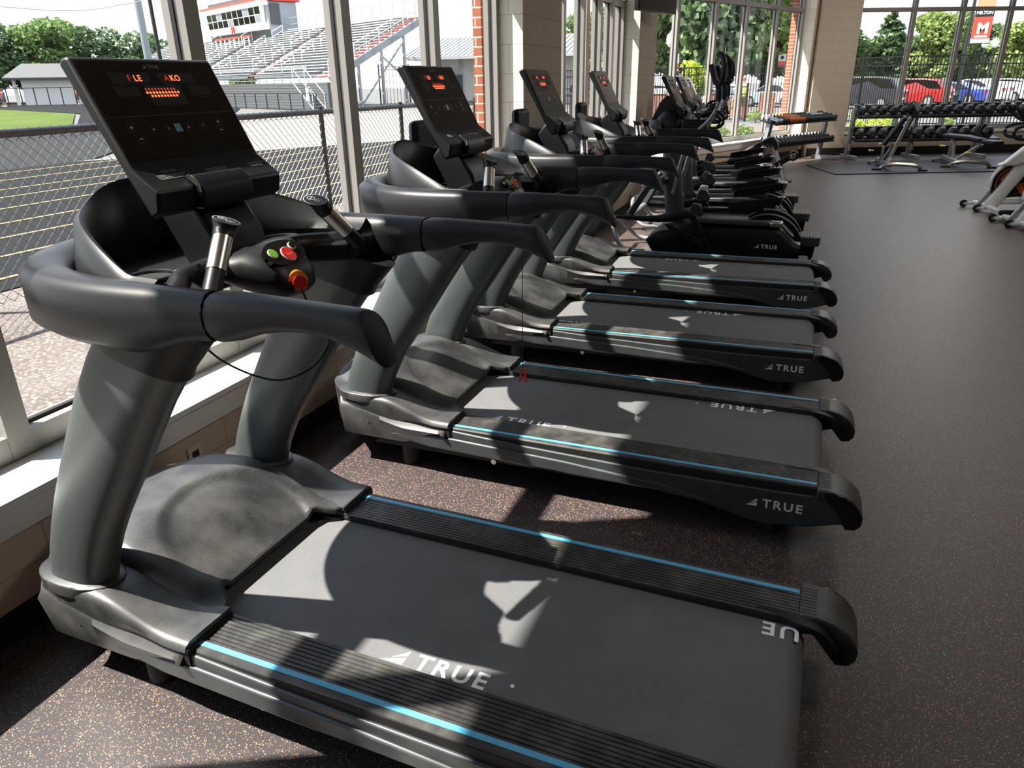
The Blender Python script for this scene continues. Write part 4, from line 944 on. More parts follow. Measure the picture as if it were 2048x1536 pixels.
for k,x0 in enumerate((-7.03,-8.0,-9.03,-10.03,-11.3,-12.5,-13.5,-14.9,-16.2)):
    ys=[-20+1.0*j for j in range(56)]
    patch('lane_line',[(bend(x0-.03,y),y) for y in ys]+[(bend(x0+.03,y),y) for y in reversed(ys)],-.083,ll,.006)
# ------------------------------------------------------------ chain-link fence
fx=-6.02; cf=empty('chain_link_fence',(fx,8,-.1)); tag(cf,'black chain-link fence with top rail between the gym and the running track','fence')
MB().cyl((0,-16,1.36),(0,14,1.36),.034,12).build('top_rail',G['vinyl'],cf)
for y in (-10,-7.1,-4.2,-2.3,.62,2.75,5.6,8.5): MB().cyl((0,y,0),(0,y,1.42 if abs(y)>.1 else 1.40),.032,12).build('post',G['vinyl'],cf)
wm=MB(); p=.10; H=1.32; nz=int(H/(p/2)); R_=.0040
ny=int(24/p)
for i in range(ny):
    y0=-10+i*p; pts=[]
    for k in range(nz+1):
        pts.append((R_*(1 if k%2 else -1),y0+(p/2 if (k+i*0)%2 else 0),.05+k*p/2*.98))
    wm.tube(pts,R_,3,ref=(1,0,0)); 
    pts=[(-a,y0+p-(b-y0),c) for a,b,c in pts]; wm.tube([(a,b,c) for a,b,c in pts],R_,3,ref=(1,0,0))
wm.build('chain_mesh',mat('fence_wire',(.022,.022,.025),.32,.2),cf,smooth=0,kind='stuff')
tw=MB()
for i in range(int(24/p)): tw.tube([(.036*math.cos(t),-10+i*p+.03*t/6,1.36+.036*math.sin(t)) for t in [2*PI*k/8 for k in range(9)]],.003,3)
tw.build('tie_wire',bpy.data.materials['fence_wire'],cf,smooth=0,kind='stuff')
# ------------------------------------------------------------ bleachers
F=Vector((-32,47,-.1)); U=Vector((-.889,.459,0)).normalized(); N_=Vector((.459,.889,0)).normalized()
BM=Matrix(((U.x,N_.x,0,F.x),(U.y,N_.y,0,F.y),(U.z,N_.z,1,F.z),(0,0,0,1)))
bl=empty('bleacher_stand'); bl.matrix_world=BM; tag(bl,'large aluminium bleacher stand with red stair nosings beyond the running track','bleachers')
alu=mat('bleacher_aluminium',(.62,.62,.62),.5,.0); dk=mat('dark_cladding',(.075,.08,.085),.7); rd=mat('red_nosing',(.60,.06,.035),.5); gy=mat('grey_steel',(.26,.28,.30),.5,.4); wp=mat('white_rail',(.72,.73,.74),.4)
MB().box((0,0,0),(60,.25,1.85)).build('retaining_wall',dk,bl,smooth=0)
cl=MB()
for k in range(9): cl.box((0,-.02,.12+.2*k),(60,0,.14+.2*k))
cl.build('wall_ribs',gy,bl,smooth=0)
AIS=(1.5,13.8,28.0)
for k in range(19):
    d=.55+.45*k; z=2.25+.225*k
    tr=MB().box((.2,d-.06,z-.06),(58,d+.40,z-.02)).build('tread_deck',gy,bl,smooth=0)
    a=.3
    segs=[]; x=2.3
    for (s0,s1) in ((2.3,13.1),(14.5,27.2),(28.8,58)):
        segs.append((s0,s1))
    for (s0,s1) in segs:
        MB().box((s0,d+.12,z+.34),(s1,d+.36,z+.40)).build('bench_plank',alu,bl,smooth=0)
        MB().box((s0,d-.08,z-.02),(s1,d-.04,z+.16)).build('riser_board',gy,bl,smooth=0)
    for s in AIS[:2]:
        MB().box((s-.6,d-.10,z-.02),(s+.6,d+.05,z+.05)).build('stair_nosing',rd,bl,smooth=0)
    MB().box((27.4,d-.10,z-.02),(28.6,d+.05,z+.05)).build('stair_nosing',gy,bl,smooth=0)
MB().bar((-.05,.2,2.0),(-.05,9.2,6.5),.12,.45).build('end_stringer',gy,bl)
for d in (.6,2.6,4.6,6.6,8.8):
    MB().box((-.1,d-.08,0),(.1,d+.08,2.0+.5*d-.1)).build('support_column',gy,bl,smooth=0)
MB().bar((0,2.6,.2),(0,6.6,4.6),.1,.1).build('cross_brace',gy,bl); MB().bar((0,4.6,3.6),(0,8.8,.4),.1,.1).build('cross_brace',gy,bl)
# guard rails
def rail(pts,name='guard_rail',m=None,hs=(1.05,.55),posts=2.0,r=.03):
    mb=MB()
    for h in hs: 
        for a,b in zip(pts[:-1],pts[1:]): mb.cyl(Vector(a)+Vector((0,0,h)),Vector(b)+Vector((0,0,h)),r,6)
    for a,b in zip(pts[:-1],pts[1:]):
        a,b=Vector(a),Vector(b); n=max(1,int((b-a).length/posts))
        for k in range(n+1): q=a.lerp(b,k/n); mb.cyl(q,q+Vector((0,0,hs[0])),r,6)
    return mb.build(name,m or wp,bl)
rail([(3,.1,1.85),(58,.1,1.85)],m=gy,hs=(1.05,1.0,.6,.2),posts=1.4)
rail([(.2,.3,2.2),(.2,9.0,6.6)],hs=(1.05,.6),posts=1.2)
for s in (8.5,13.8,21,28,36): 
    for d0 in (.8,2.6,4.4,6.2): rail([(s,d0,2.3+.5*d0),(s,d0+1.1,2.3+.5*(d0+1.1))],hs=(.95,.5),posts=1.1,name='aisle_handrail')
rail([(.2,9.1,6.6),(24,9.1,6.6)],m=gy,hs=(1.1,.55),posts=1.5); rail([(40,9.1,6.6),(58,9.1,6.6)],m=gy,hs=(1.1,.55),posts=1.5)
# front stair
for k in range(9): MB().box((.6+.28*k,-1.0,1.85-.2*(9-k)),(.6+.28*(k+1),0,1.9-.2*(9-k))).build('front_step',gy,bl,smooth=0)
rail([(3.2,-.05,1.85),(.5,-.05,.1)],name='stair_handrail',hs=(1.0,.0),posts=3); rail([(3.2,-1.0,1.85),(.5,-1.0,.1)],name='stair_handrail',hs=(1.0,.0),posts=3)
MB().box((.9,-1.06,.6),(1.3,-1.03,1.5)).build('notice_board',G['wht'],bl,smooth=0)
# press box
pb=empty('press_box'); pb.matrix_world=BM; tag(pb,'white and dark press box with red roof edge at the top of the bleachers','press box')
body=MB().box((24.3,7.55,6.0),(39,10.6,9.2)).build('box_wall',mat('press_grey',(.36,.38,.41),.6),pb,smooth=0)
MB().box((24.2,7.5,6.0),(39.1,7.6,6.75)).build('lower_cladding',dk,body,smooth=0)
MB().prism([(7.0,6.75),(7.15,7.35),(7.55,7.35),(7.55,6.75)],24.2,39.1,'x').build('white_fascia',G['wht'],body,smooth=0)
MB().prism([(7.05,8.85),(6.8,9.25),(7.6,9.25),(7.6,8.85)],24.1,39.2,'x').build('white_fascia',G['wht'],body,smooth=0)
MB().box((24.0,6.7,9.25),(39.3,10.9,9.42)).build('roof_edge',rd,body,smooth=0)
MB().box((24.3,7.6,9.42),(39,10.6,9.9)).build('roof_parapet',dk,body,smooth=0)
wn=MB(); 
wl_=MB().prism([(7.16,7.35),(7.04,8.85),(7.5,8.85),(7.5,7.35)],24.8,38.5,'x').build('window_band',G['wht'],pb,smooth=0)
for i in range(10):
    for j in (0,1):
        s=24.95+i*1.355; z0=7.42+j*.72
        g=MB(); y0=lambda z:7.16-.08*(z-7.35)
        g.quad((s,y0(z0)-.012,z0),(s+1.22,y0(z0)-.012,z0),(s+1.22,y0(z0+.64)-.012,z0+.64),(s,y0(z0+.64)-.012,z0+.64)); g.build('window_pane',G['gloss'] if (i*7+j)%5 else gy,wl_,smooth=0)
q=MB()
for a,b in (((0,0),(0,.62)),((0,.62),(.25,.2)),((.25,.2),(.5,.62)),((.5,.62),(.5,0))): q.bar((31.9-a[0]*1.1,6.96,6.72+a[1]),(31.9-b[0]*1.1,6.96,6.72+b[1]),.12,.14,ref=(1,0,0))
q.build('letter_emblem',rd,body,smooth=0)
MB().box((24.0,7.8,7.2),(24.3,8.7,9.0)).build('side_door',dk,body,smooth=0)
MB().box((26,6.2,6.15),(35,6.35,6.3)).build('red_bench_rail',rd,pb,smooth=0)
for k in range(8): MB().box((26.4+k*1.2,6.22,5.3),(26.5+k*1.2,6.32,6.2)).build('rail_post',G['wht'],pb,smooth=0)
# low black fence around the field
bf=empty('field_fence',(-32,45.5,-.1)); tag(bf,'low black railing in front of the bleacher wall','fence')
A=Vector((0,0,0)); 
for k in range(16):
    q=Vector((-1.78*k*1.0,.92*k,0)); MB().box((q.x-.03,q.y-.03,0),(q.x+.03,q.y+.03,1.15)).build('post',G['vinyl'],bf,smooth=0)
MB().bar((0,0,1.15),(-26.7,13.8,1.15),.05,.05).build('top_rail',G['vinyl'],bf)
fb=empty('field_fence',(-72,72,-.1)); tag(fb,'black railing along the far side of the track below the dark trees','fence')
for k in range(26): MB().box((-.9*k-.04,-1.55*k*.62-.04,0),(-.9*k+.04,-1.55*k*.62+.04,1.9)).build('post',G['vinyl'],fb,smooth=0)
MB().bar((0,0,1.85),(-22.5,-24.0,1.85),.08,.08).build('top_rail',G['vinyl'],fb)
# shed, low roofed building, poles
sh=empty('field_shed',(-88,70,-.1),.62); tag(sh,'small white field shed with grey roof left of the nearest treadmill display','shed')
MB().box((-1,-6,0),(9,7,2.9)).build('wall',G['wht'],sh,smooth=0)
MB().prism([(-7.5,2.95),(0,4.6),(8.5,2.95),(8.5,2.75),(-7.5,2.75)],-2.5,10,'x').build('roof',mat('shed_roof',(.08,.08,.08),.8),sh,smooth=0)
for y in (-5.5,-2.6,.4): MB().box((-2.2,y,0),(-1.9,y+.3,2.8)).build('porch_post',G['wht'],sh,smooth=0)
text_mb('RE',1.0,frame((-1.03,5.4,1.7),(0,-1,0),(0,0,1)),bold=.03).build('wall_lettering',G['deep'],sh,smooth=0)
for y in (-3.5,2.5): MB().box((-1.05,y,0),(-1.0,y+1.1,2.1)).build('door',gy,sh,smooth=0)
rb_=empty('roofed_building',(-29,60,-.1)); tag(rb_,'low grey building with ribbed metal roof seen through the last pane before the brick','building')
MB().box((-1.5,1,0),(12,8,3.7)).build('wall',mat('building_grey',(.40,.39,.37),.7),rb_,smooth=0)
MB().prism([(-.4,3.75),(5,5.35),(10.4,3.75),(10.4,3.5),(-.4,3.5)],-3.8,13,'x').build('roof',mat('metal_roof',(.42,.43,.44),.45,.4),rb_,smooth=0)
rr=MB()
for k in range(40): rr.bar((-3.7+.42*k,-.4,3.78),(-3.7+.42*k,5,5.38),.05,.06)
rr.build('roof_ribs',gy,rb_,smooth=0)
MB().box((.1,.9,.1),(1.0,1.0,2.3)).build('door',dk,rb_,smooth=0); MB().box((2.2,.9,1.9),(2.7,1.0,2.8)).build('red_sign',rd,rb_,smooth=0)
def pole(name,b,t,r,mt,lab,cat_):
    o=empty(name,b); tag(o,lab,cat_); b=Vector(b); MB().cyl((0,0,0),Vector(t)-b,r,12,r2=r*.8).build('shaft',mt,o); return o
o=pole('light_pole',(-32.1,31.5,-.1),(-32.1,31.5,12),.20,gy,'tall grey stadium light pole above the left trees','light pole')
MB().box((-1.2,-.15,6.0),(0,.15,6.12)).build('bracket',gy,o)
o=pole('sign_post',(-8.45,8.5,-.1),(-8.45,8.5,4.5),.030,G['vinyl'],'thin black post just left of the first window mullion','post')
MB().cyl((0,0,0),(0,0,.12),.06,12).build('base_flange',G['vinyl'],o)
o=pole('light_pole',(-23.2,55.3,-.1),(-23.2,55.3,14),.22,gy,'grey light pole in the last pane before the brick pier','light pole')
MB().box((-.9,-.1,3.9),(.9,.1,4.15)).build('lamp_bar',gy,o)
pole('steel_downpipe',(-2.75,9.38,-.1),(-2.75,9.38,4.3),.045,G['silver'],'silver vertical pipe outside the narrow window behind the third treadmill','pipe')
tag(MB().tube(cat([(-13,5.6,3.3),(-11.9,7.4,2.9),(-11.4,8.13,2.74),(-10.96,8.71,2.68),(-10.68,9.05,2.67),(-10.41,9.36,2.7),(-10.17,9.62,2.77),(-9.91,9.89,2.87),(-9.3,10.4,3.4),(-8.9,10.7,4.2)],5),.006,5).build('sagging_rope',G['silver']),'thin sagging rope against the sky above the left trees','rope')
# fence of pickets near the roofed building
def pickets(name,pts,h,lab,sp=.115,base=-.15,rails=(0.12,-.05,-.34),pm=None,group=None):
    o=empty(name,(pts[0][0],pts[0][1],base)); tag(o,lab,'fence',group); O=Vector((pts[0][0],pts[0][1],0))
    for a,b in zip(pts[:-1],pts[1:]):
        a=Vector((*a,0))-O; b=Vector((*b,0))-O; L=(b-a).length; d=(b-a)/L; n=int(L/sp); nb=max(1,round(L/2.4))
        for q in range(nb):
            m_=MB()
            for k in range(int(n*q/nb),int(n*(q+1)/nb)):
                c=a+d*(k*sp); m_.box((c.x-.014,c.y-.014,.06),(c.x+.014,c.y+.014,h-.02))
            m_.build('picket_panel',G['iron'],o,smooth=0)
        for rz_ in rails:
            z=rz_ if rz_>0 else h+rz_
            MB().bar(a+Vector((0,0,z)),b+Vector((0,0,z)),.035,.04).build('rail',G['iron'],o,smooth=0)
        for k in range(nb+1):
            c=a.lerp(b,k/nb); po=MB().box((c.x-.04,c.y-.04,0),(c.x+.04,c.y+.04,h+.06)).build('post',G['iron'],o,smooth=0)
            MB().box((c.x-.055,c.y-.055,h+.06),(c.x+.055,c.y+.055,h+.10)).build('post_cap',G['iron'],po,smooth=0)
    return o
pickets('picket_fence',[(-15,36.6),(-1,36.4)],2.25,'tall black picket fence seen behind the slanted window by the ellipticals')
pickets('picket_fence',[(-1,36.4),(2.9,31.3)],2.42,'tall black picket fence section angled up to the corner post by the dark truck')
pickets('picket_fence',[(2.9,31.3),(9.5,33.2),(20,36.5)],2.42,'tall black picket fence behind the hex dumbbell rack, right of the corner post')
pickets('gate_railing',[(-13,34.6),(-2.7,34.9)],1.45,'shorter black railing in front of the tall fence, behind the elliptical displays',sp=.14)
pickets('picket_fence',[(-35.5,60),(-26,64)],3.2,'black picket gate beside the ribbed-roof building',sp=.3)
bw=MB()
for a,b in ((-9.5,-5.2),(-4.9,-4.2),(-3.9,-2.9),(-2.4,-1.7)): bw.box((a,38.3,-.16),(b,38.7,.95))
tag(bw.build('brick_garden_wall',G['brick'],smooth=0),'low red brick wall in sections behind the black fence','wall')
# ------------------------------------------------------------ lamps and banners
def street_lamp(x,y,h,lab,globe=True,group=None):
    o=empty('street_lamp',(x,y,-.15)); tag(o,lab,'street lamp',group)
    MB().cyl((0,0,0),(0,0,h),.075,12,r2=.055).build('shaft',G['vinyl'],o)
    MB().rings([[(r_*math.cos(t),r_*math.sin(t),z) for t in [2*PI*k/14 for k in range(14)]] for r_,z in ((.22,0),(.20,.15),(.13,.25),(.13,.9),(.17,.95),(.10,1.1))]).build('base_sleeve',G['vinyl'],o,smooth=50)
    if globe:
        MB().rings([[(r_*math.cos(t),r_*math.sin(t),h+z) for t in [2*PI*k/16 for k in range(16)]] for r_,z in ((.12,0),(.22,.12),(.26,.35),(.22,.55),(.10,.68))]).build('lamp_globe',mat('milk_globe',(.8,.8,.78),.3) if 'globe' not in G else G['globe'],o,smooth=60)
        MB().cyl((0,0,h+.66),(0,0,h+.82),.13,12,r2=.03).build('lamp_cap',G['vinyl'],o)
    return o
G['globe']=mat('milky_globe',(.82,.82,.80),.3)
street_lamp(-7.3,42,3.3,'black street lamp with white globe seen left of the ellipticals window mullion')
street_lamp(5.55,37.6,9,'black street lamp carrying the orange and black banner',globe=False)
for x,l in ((11.6,'left one of the two small street lamps right of the banner'),(12.25,'right one of the two small street lamps right of the banner')): street_lamp(x,70,3.6,l)
def banner(name,x,y,z0,z1,w_,lab,full=True):
    o=empty(name,(x,y,z0)); tag(o,lab,'banner'); H=z1-z0
    MB().box((0,-.01,0),(w_,.01,H)).build('cloth',mat('banner_cloth_'+('a' if full else 'b'),(.72,.30,.16) if full else (.75,.72,.70),.7),o,smooth=0)
    if full:
        MB().box((0,-.016,H*.52),(w_,-.011,H*.66)).build('black_band',G['deep'],o,smooth=0)
        MB().box((0,-.016,H*.06),(w_,-.011,H*.52)).build('red_field',rd,o,smooth=0)
        MB().box((0,-.0165,0),(w_,-.011,H*.085)).build('white_foot',G['wht'],o,smooth=0)
        text_mb('MILTON',.155,frame((.035,-.018,H*.575),(1,0,0),(0,0,1)),bold=.035).build('lettering',G['lab'],o,smooth=0)
        text_mb('M',.52,frame((.15,-.018,H*.20),(1,0,0),(0,0,1)),bold=.05).build('large_letter',G['lab'],o,smooth=0)
        MB().box((.1,-.018,H*.11),(w_-.1,-.0165,H*.15)).build('caption_bar',G['lab'],o,smooth=0)
        MB().box((.0,-.0155,H*.86),(w_,-.011,H*1.0)).build('pale_top',mat('banner_pale',(.8,.5,.32),.7),o,smooth=0)
    else:
        MB().box((0,-.016,H*.08),(w_,-.011,H*.45)).build('red_field',rd,o,smooth=0)
        MB().cyl((w_/2,-.016,H*.72),(w_/2,-.011,H*.72),w_*.22,14).build('dark_emblem',G['deep'],o,smooth=0)
    MB().cyl((-.08,0,H+.02),(w_+.05,0,H+.02),.018,8).build('banner_arm',G['vinyl'],o); MB().cyl((-.08,0,-.02),(w_+.05,0,-.02),.018,8).build('banner_arm',G['vinyl'],o)
    return o
banner('street_banner',5.66,37.55,2.78,4.62,.66,'orange, black and red street banner lettered MILTON with a big M')
banner('street_banner',-7.2,41.95,2.0,2.8,.36,'small red and white banner hanging from the globe lamp',False)
banner('street_banner',-2.75,60,2.3,3.15,.52,'small red and white banner near the slanted window right edge',False)
# ------------------------------------------------------------ plants
leafm={}
def leaf(name,c1,c2):
    m=bpy.data.materials.new(name); m.use_nodes=True; n=m.node_tree; b=n.nodes['Principled BSDF']; L=n.links.new
    g=n.nodes.new('ShaderNodeNewGeometry'); r=n.nodes.new('ShaderNodeValToRGB')
    r.color_ramp.elements[0].color=(*c1,1); r.color_ramp.elements[1].color=(*c2,1)
    L(g.outputs['Random Per Island'],r.inputs[0]); L(r.outputs[0],b.inputs['Base Color']); b.inputs['Roughness'].default_value=.7
    t=n.nodes.new('ShaderNodeBsdfTranslucent'); L(r.outputs[0],t.inputs[0]); mx=n.nodes.new('ShaderNodeMixShader'); mx.inputs[0].default_value=.35
    o=n.nodes['Material Output']; L(b.outputs[0],mx.inputs[1]); L(t.outputs[0],mx.inputs[2]); L(mx.outputs[0],o.inputs[0]); return m
LF=[leaf('mid_leaves',(.10,.17,.06),(.24,.34,.12)),leaf('bright_leaves',(.16,.24,.06),(.34,.42,.14)),leaf('dark_leaves',(.06,.11,.05),(.15,.23,.10)),leaf('lime_leaves',(.32,.42,.03),(.52,.60,.08))]
bark=mat('bark',(.035,.028,.022),.9)
def tree_proto(name,h,rad,n,size,lm,conifer=False,seed=1):
    rn=random.Random(seed); o=empty(name); mb=MB()
    blobs=[]
    if conifer:
        for k in range(26):
            t=k/25; rr=rad*(1-t)**.8*(.85+.3*rn.random())+.15; 
            for j in range(max(3,int(9*(1-t))+2)):
                a=rn.random()*2*PI; blobs.append((math.cos(a)*rr*.62,math.sin(a)*rr*.62,h*(.12+.88*t),rr*.42+.1,.28))
    else:
        for k in range(26):
            a=rn.random()*2*PI; t=rn.random(); rr=rad*(.25+.75*rn.random())*(1-.55*max(0,t-.4))
            blobs.append((math.cos(a)*rr*.72,math.sin(a)*rr*.72,h*(.28+.62*t),rad*(.22+.22*rn.random()),.8))
    for i in range(n):
        bx,by,bz,br,fl=blobs[rn.randrange(len(blobs))]
        th=math.acos(2*rn.random()-1); ph=rn.random()*2*PI; r_=br*(.75+.3*rn.random())
        c=Vector((bx+r_*math.sin(th)*math.cos(ph),by+r_*math.sin(th)*math.sin(ph),bz+r_*fl*math.cos(th)))
        u=Vector((rn.uniform(-1,1),rn.uniform(-1,1),rn.uniform(-1,1))).normalized(); v=u.cross(Vector((rn.uniform(-1,1),rn.uniform(-1,1),rn.uniform(-1,1)))).normalized(); s=size*(.6+.8*rn.random())
        mb.add([c-u*s,c+v*s*.7,c+u*s,c-v*s*.7],[(0,1,2,3)])
    mb.build('crown',lm,o,smooth=0)
    tk=MB().tube([(0,0,0),(rad*.02,0,h*.3),(0,rad*.02,h*.55)],[h*.024,h*.016,h*.005],10).build('trunk',bark,o)
    if not conifer:
        for k in range(5):
            a=2*PI*k/5+.4; MB().tube([(0,0,h*(.25+.07*k)),(math.cos(a)*rad*.35,math.sin(a)*rad*.35,h*(.42+.07*k)),(math.cos(a)*rad*.6,math.sin(a)*rad*.6,h*(.55+.06*k))],[h*.014,h*.009,h*.004],6).build('limb',bark,tk)
    return o
TP=[tree_proto('deciduous_tree',8,3.4,5200,.20,LF[0],seed=3),tree_proto('deciduous_tree',8,3.2,5200,.20,LF[1],seed=5),tree_proto('deciduous_tree',8,3.6,5200,.20,LF[2],seed=9),tree_proto('conifer_tree',7,2.3,6500,.17,LF[2],True,seed=4),tree_proto('small_tree',2.6,.75,1500,.09,LF[3],seed=6)]
tused=set()
def tree(k,x,y,h,lab,group=None,cat_='tree',wd=1.0):
    p=TP[k]
    if k in tused: o=copy_tree(p)
    else: o=p; tused.add(k)
    s=h/(7 if k==3 else 2.6 if k==4 else 8); o.location=(x,y,-.16); o.scale=(s*wd,s*wd,s); o.rotation_euler=(0,0,random.random()*6); tag(o,lab,cat_,group); return o
for k,x,y,h,w_ in ((2,-112,62,10.5,1.3),(0,-106,68,10.8,1.3),(2,-101,73,10.2,1.3),(0,-97,78,10.0,1.25),(2,-93,83,9.6,1.25),(0,-118,58,11,1.3),(2,-88,86,9.0,1.2),(1,-84,90,8.2,1.1),(2,-126,54,11,1.3),(0,-104,84,11,1.3)):
    tree(k,x,y,h,'tall green tree in the dark row behind the white field shed','trees behind the white shed',wd=w_)
tree(1,-72,86,7.0,'pale bushy tree beside the stadium light pole, left of the bleachers')
for k,x,y,h in ((0,-38,100,9.5),(1,-33,98,8.5),(0,-29,104,10),(2,-42,108,10)): tree(k,x,y,h,'green tree behind the open end of the bleachers','trees behind the bleachers')
for k,x,y,h,w_ in ((0,-10.5,62,12.5,1.0),(2,-6.8,60,12.0,.9),(1,-3.6,61,10.5,.8),(1,-1.2,63,11.5,.8),(0,-13.5,60,11,.9),(2,-8.8,72,11,1.2),(2,-4.5,74,10.5,1.2),(0,-.4,72,9.5,1.1)):
    tree(k,x,y,h,'leafy tree across the road, framed by the slanted window','trees behind the slanted window',wd=w_)
tree(3,5.3,75,6.6,'dark conifer with pointed top behind the parked truck',wd=1.1)
tree(0,2.6,74,4.6,'rounded pale green tree left of the pointed conifer',wd=1.3)
tree(1,8.6,74,6.6,'tall leafy tree left of the banner lamp',wd=1.0); tree(0,10.6,77,6.6,'tall leafy tree directly behind the banner lamp',wd=.9)
for k,x,y,h,w_ in ((2,6.6,78,5,1.3),(2,12.2,80,4.8,1.3),(1,14.6,74,5.6,1.2),(1,17.5,72,6.6,1.3),(2,15.5,84,6,1.3),(2,3.2,86,5.0,1.6),(2,8.8,90,5.5,1.6)): tree(k,x,y,h,'green tree beyond the parked cars at the right','trees beyond the parked cars',wd=w_)
tree(4,-5.7,39.6,2.75,'lime green small tree behind the elliptical displays','',wd=1.1)
def shrub(name,x,y,r_,h,lm,lab,n=420,z=-.15):
    rn=random.Random(int(x*10+y)); o=empty(name,(x,y,z)); mb=MB()
    for i in range(n):
        th=math.acos(rn.random()); ph=rn.random()*2*PI; q=(.55+.45*rn.random())
        c=Vector((r_*q*math.sin(th)*math.cos(ph),r_*q*math.sin(th)*math.sin(ph),.08+h*q*math.cos(th)))
        u=Vector((rn.uniform(-1,1),rn.uniform(-1,1),rn.uniform(-.2,1))).normalized(); v=u.cross(Vector((1,.2,.1))).normalized(); s=.045*(.6+.8*rn.random())
        mb.add([c-u*s,c+v*s*.5,c+u*s*1.4,c-v*s*.5],[(0,1,2,3)])
    mb.build('foliage',lm,o,smooth=0); MB().cyl((0,0,0),(0,0,h*.5),.03,8).build('stem',bark,o); tag(o,lab,'shrub'); return o
shrub('shrub',2.35,30.9,.55,.42,LF[3],'yellow-green shrub at the fence foot behind the hex dumbbell rack')
shrub('shrub',1.55,30.4,.30,.25,LF[3],'small yellow-green shrub left of the bigger one behind the rack')
shrub('shrub',4.45,31.0,.28,.32,LF[1],'small green shrub at the fence foot right of the upright bench')
shrub('shrub',-2.2,34.3,.42,.45,LF[1],'green shrub by the fence foot outside the slanted window')
shrub('grass_clump',-2.72,25.0,.42,.35,LF[1],'long-bladed grass clump outside the slanted window, left one')
shrub('grass_clump',-1.95,25.3,.38,.32,LF[1],'long-bladed grass clump outside the slanted window, right one')
# ------------------------------------------------------------ cars
def car(col,h=1.45,L=4.5,kind='sedan'):
    o=empty('car'); W=.88
    if kind=='suv': prof=[(0,.25),(.02,.75),(.10,1.02),(.55,1.08),(.95,1.62),(1.2,1.70),(3.1,1.68),(3.9,1.58),(4.35,1.05),(4.5,.9),(4.5,.3)]; cab=[(.70,1.08),(1.0,1.58),(1.25,1.64),(3.1,1.62),(3.85,1.52),(4.2,1.08)]
    else: prof=[(0,.25),(.02,.65),(.15,.88),(1.05,.98),(1.75,1.36),(2.2,1.44),(3.0,1.40),(3.75,1.05),(4.4,.98),(4.5,.7),(4.5,.28)]; cab=[(1.2,.98),(1.80,1.32),(2.2,1.38),(2.95,1.34),(3.55,1.04)]
    sc_=h/max(p[1] for p in prof)
    P=[(x-2.25,z*sc_) for x,z in prof]; R=[]
    for y,k,dz in ((-W,.965,.0),(-W*.97,.99,0),(-W*.8,1,0),(W*.8,1,0),(W*.97,.99,0),(W,.965,0)):
        R.append([(x*(1 if k==1 else .995),y*(1 if z<1.0*sc_ else .84),z*(1 if z<.5 else k)) for x,z in P])
    MB().rings(R).build('body',col,o,bevel=.03,smooth=35)
    for s in (-1,1):
        MB().add([(x-2.25,s*W*(1.004 if z<1.05 else .86),z*sc_) for x,z in cab],[tuple(range(len(cab)))]).build('side_glass',G['gloss'],o,smooth=0)
        for x in (.85,3.6):
            w_=MB().cyl((x-2.25,s*(W-.2),.34),(x-2.25,s*(W+.01),.34),.34,20).build('wheel',G['deep'],o)
            MB().cyl((x-2.25,s*(W+.0),.34),(x-2.25,s*(W+.02),.34),.21,12).build('wheel_rim',G['silver'],w_)
        MB().box((2.16,min(s*.55,s*.86),.75*sc_),(2.27,max(s*.55,s*.86),.92*sc_)).build('tail_lamp',G['red'],o)
        MB().box((-2.27,min(s*.5,s*.84),.60*sc_),(-2.14,max(s*.5,s*.84),.74*sc_)).build('headlamp',G['chrome'],o)
    z0,z1=(1.08,1.55) if kind=='suv' else (1.0,1.32)
    a,b=((3.9,4.28) if kind=='suv' else (3.0,3.62))
    MB().add([(b-2.22,-.62,z0*sc_),(b-2.22,.62,z0*sc_),(a-2.20,.56,z1*sc_),(a-2.20,-.56,z1*sc_)],[(0,1,2,3)]).build('rear_glass',G['gloss'],o,smooth=0)
    a,b=((.62,.97) if kind=='suv' else (1.10,1.72))
    MB().add([(a-2.30,-.62,z0*sc_),(a-2.30,.62,z0*sc_),(b-2.30,.56,z1*sc_),(b-2.30,-.56,z1*sc_)],[(0,1,2,3)]).build('windscreen',G['gloss'],o,smooth=0)
    MB().box((2.24,-.25,.5),(2.275,.25,.62)).build('number_plate',G['wht'],o)
    return o
cm=lambda n,c:mat(n,c,.25,.3,coat=.5)
CARS=[('suv',(.02,.022,.025),1.75,2.6,50.0,2.75,'black pickup-like car at the left of the parked row, behind the tall fence'),('suv',(.5,.51,.52),1.6,3.8,55.5,2.62,'silver car half hidden behind the black one in the parked row'),
 ('suv',(.42,.02,.02),1.6,5.6,54.0,2.62,'red car with a black rear bumper in the parked row'),('sedan',(.40,.5,.66),1.4,7.3,58.0,2.62,'pale blue sedan right of the red car'),('sedan',(.03,.06,.30),1.35,8.1,56.6,2.62,'dark blue car right of the red one, partly hidden'),
 ('sedan',(.7,.7,.7),1.5,9.4,58.5,2.6,'white car directly behind the banner lamp base'),('suv',(.68,.69,.7),1.5,11.6,62.0,2.6,'silver white car right of the banner lamp'),('sedan',(.7,.7,.7),1.4,13.6,65.0,2.6,'white sedan near the right edge of the back window'),('suv',(.6,.61,.62),1.5,15.8,67.5,2.6,'pale grey car at the right edge of the photo, farthest in the row'),
 ('sedan',(.30,.40,.42),1.4,-2.3,53.5,2.5,'teal grey car seen in the right part of the slanted window'),('sedan',(.62,.64,.66),1.4,-6.6,53.0,2.6,'silver car seen behind the middle of the slanted window'),('suv',(.55,.57,.6),1.45,-10.0,53.5,2.6,'light grey car seen left in the slanted window')]
protos={}
for i,(k,c,h,x,y,a,l) in enumerate(CARS):
    o=car(cm('car_paint_%d'%i,c),h,kind=k); o.location=(x,y,-.16); o.rotation_euler=(0,0,a+PI); tag(o,l,'car')
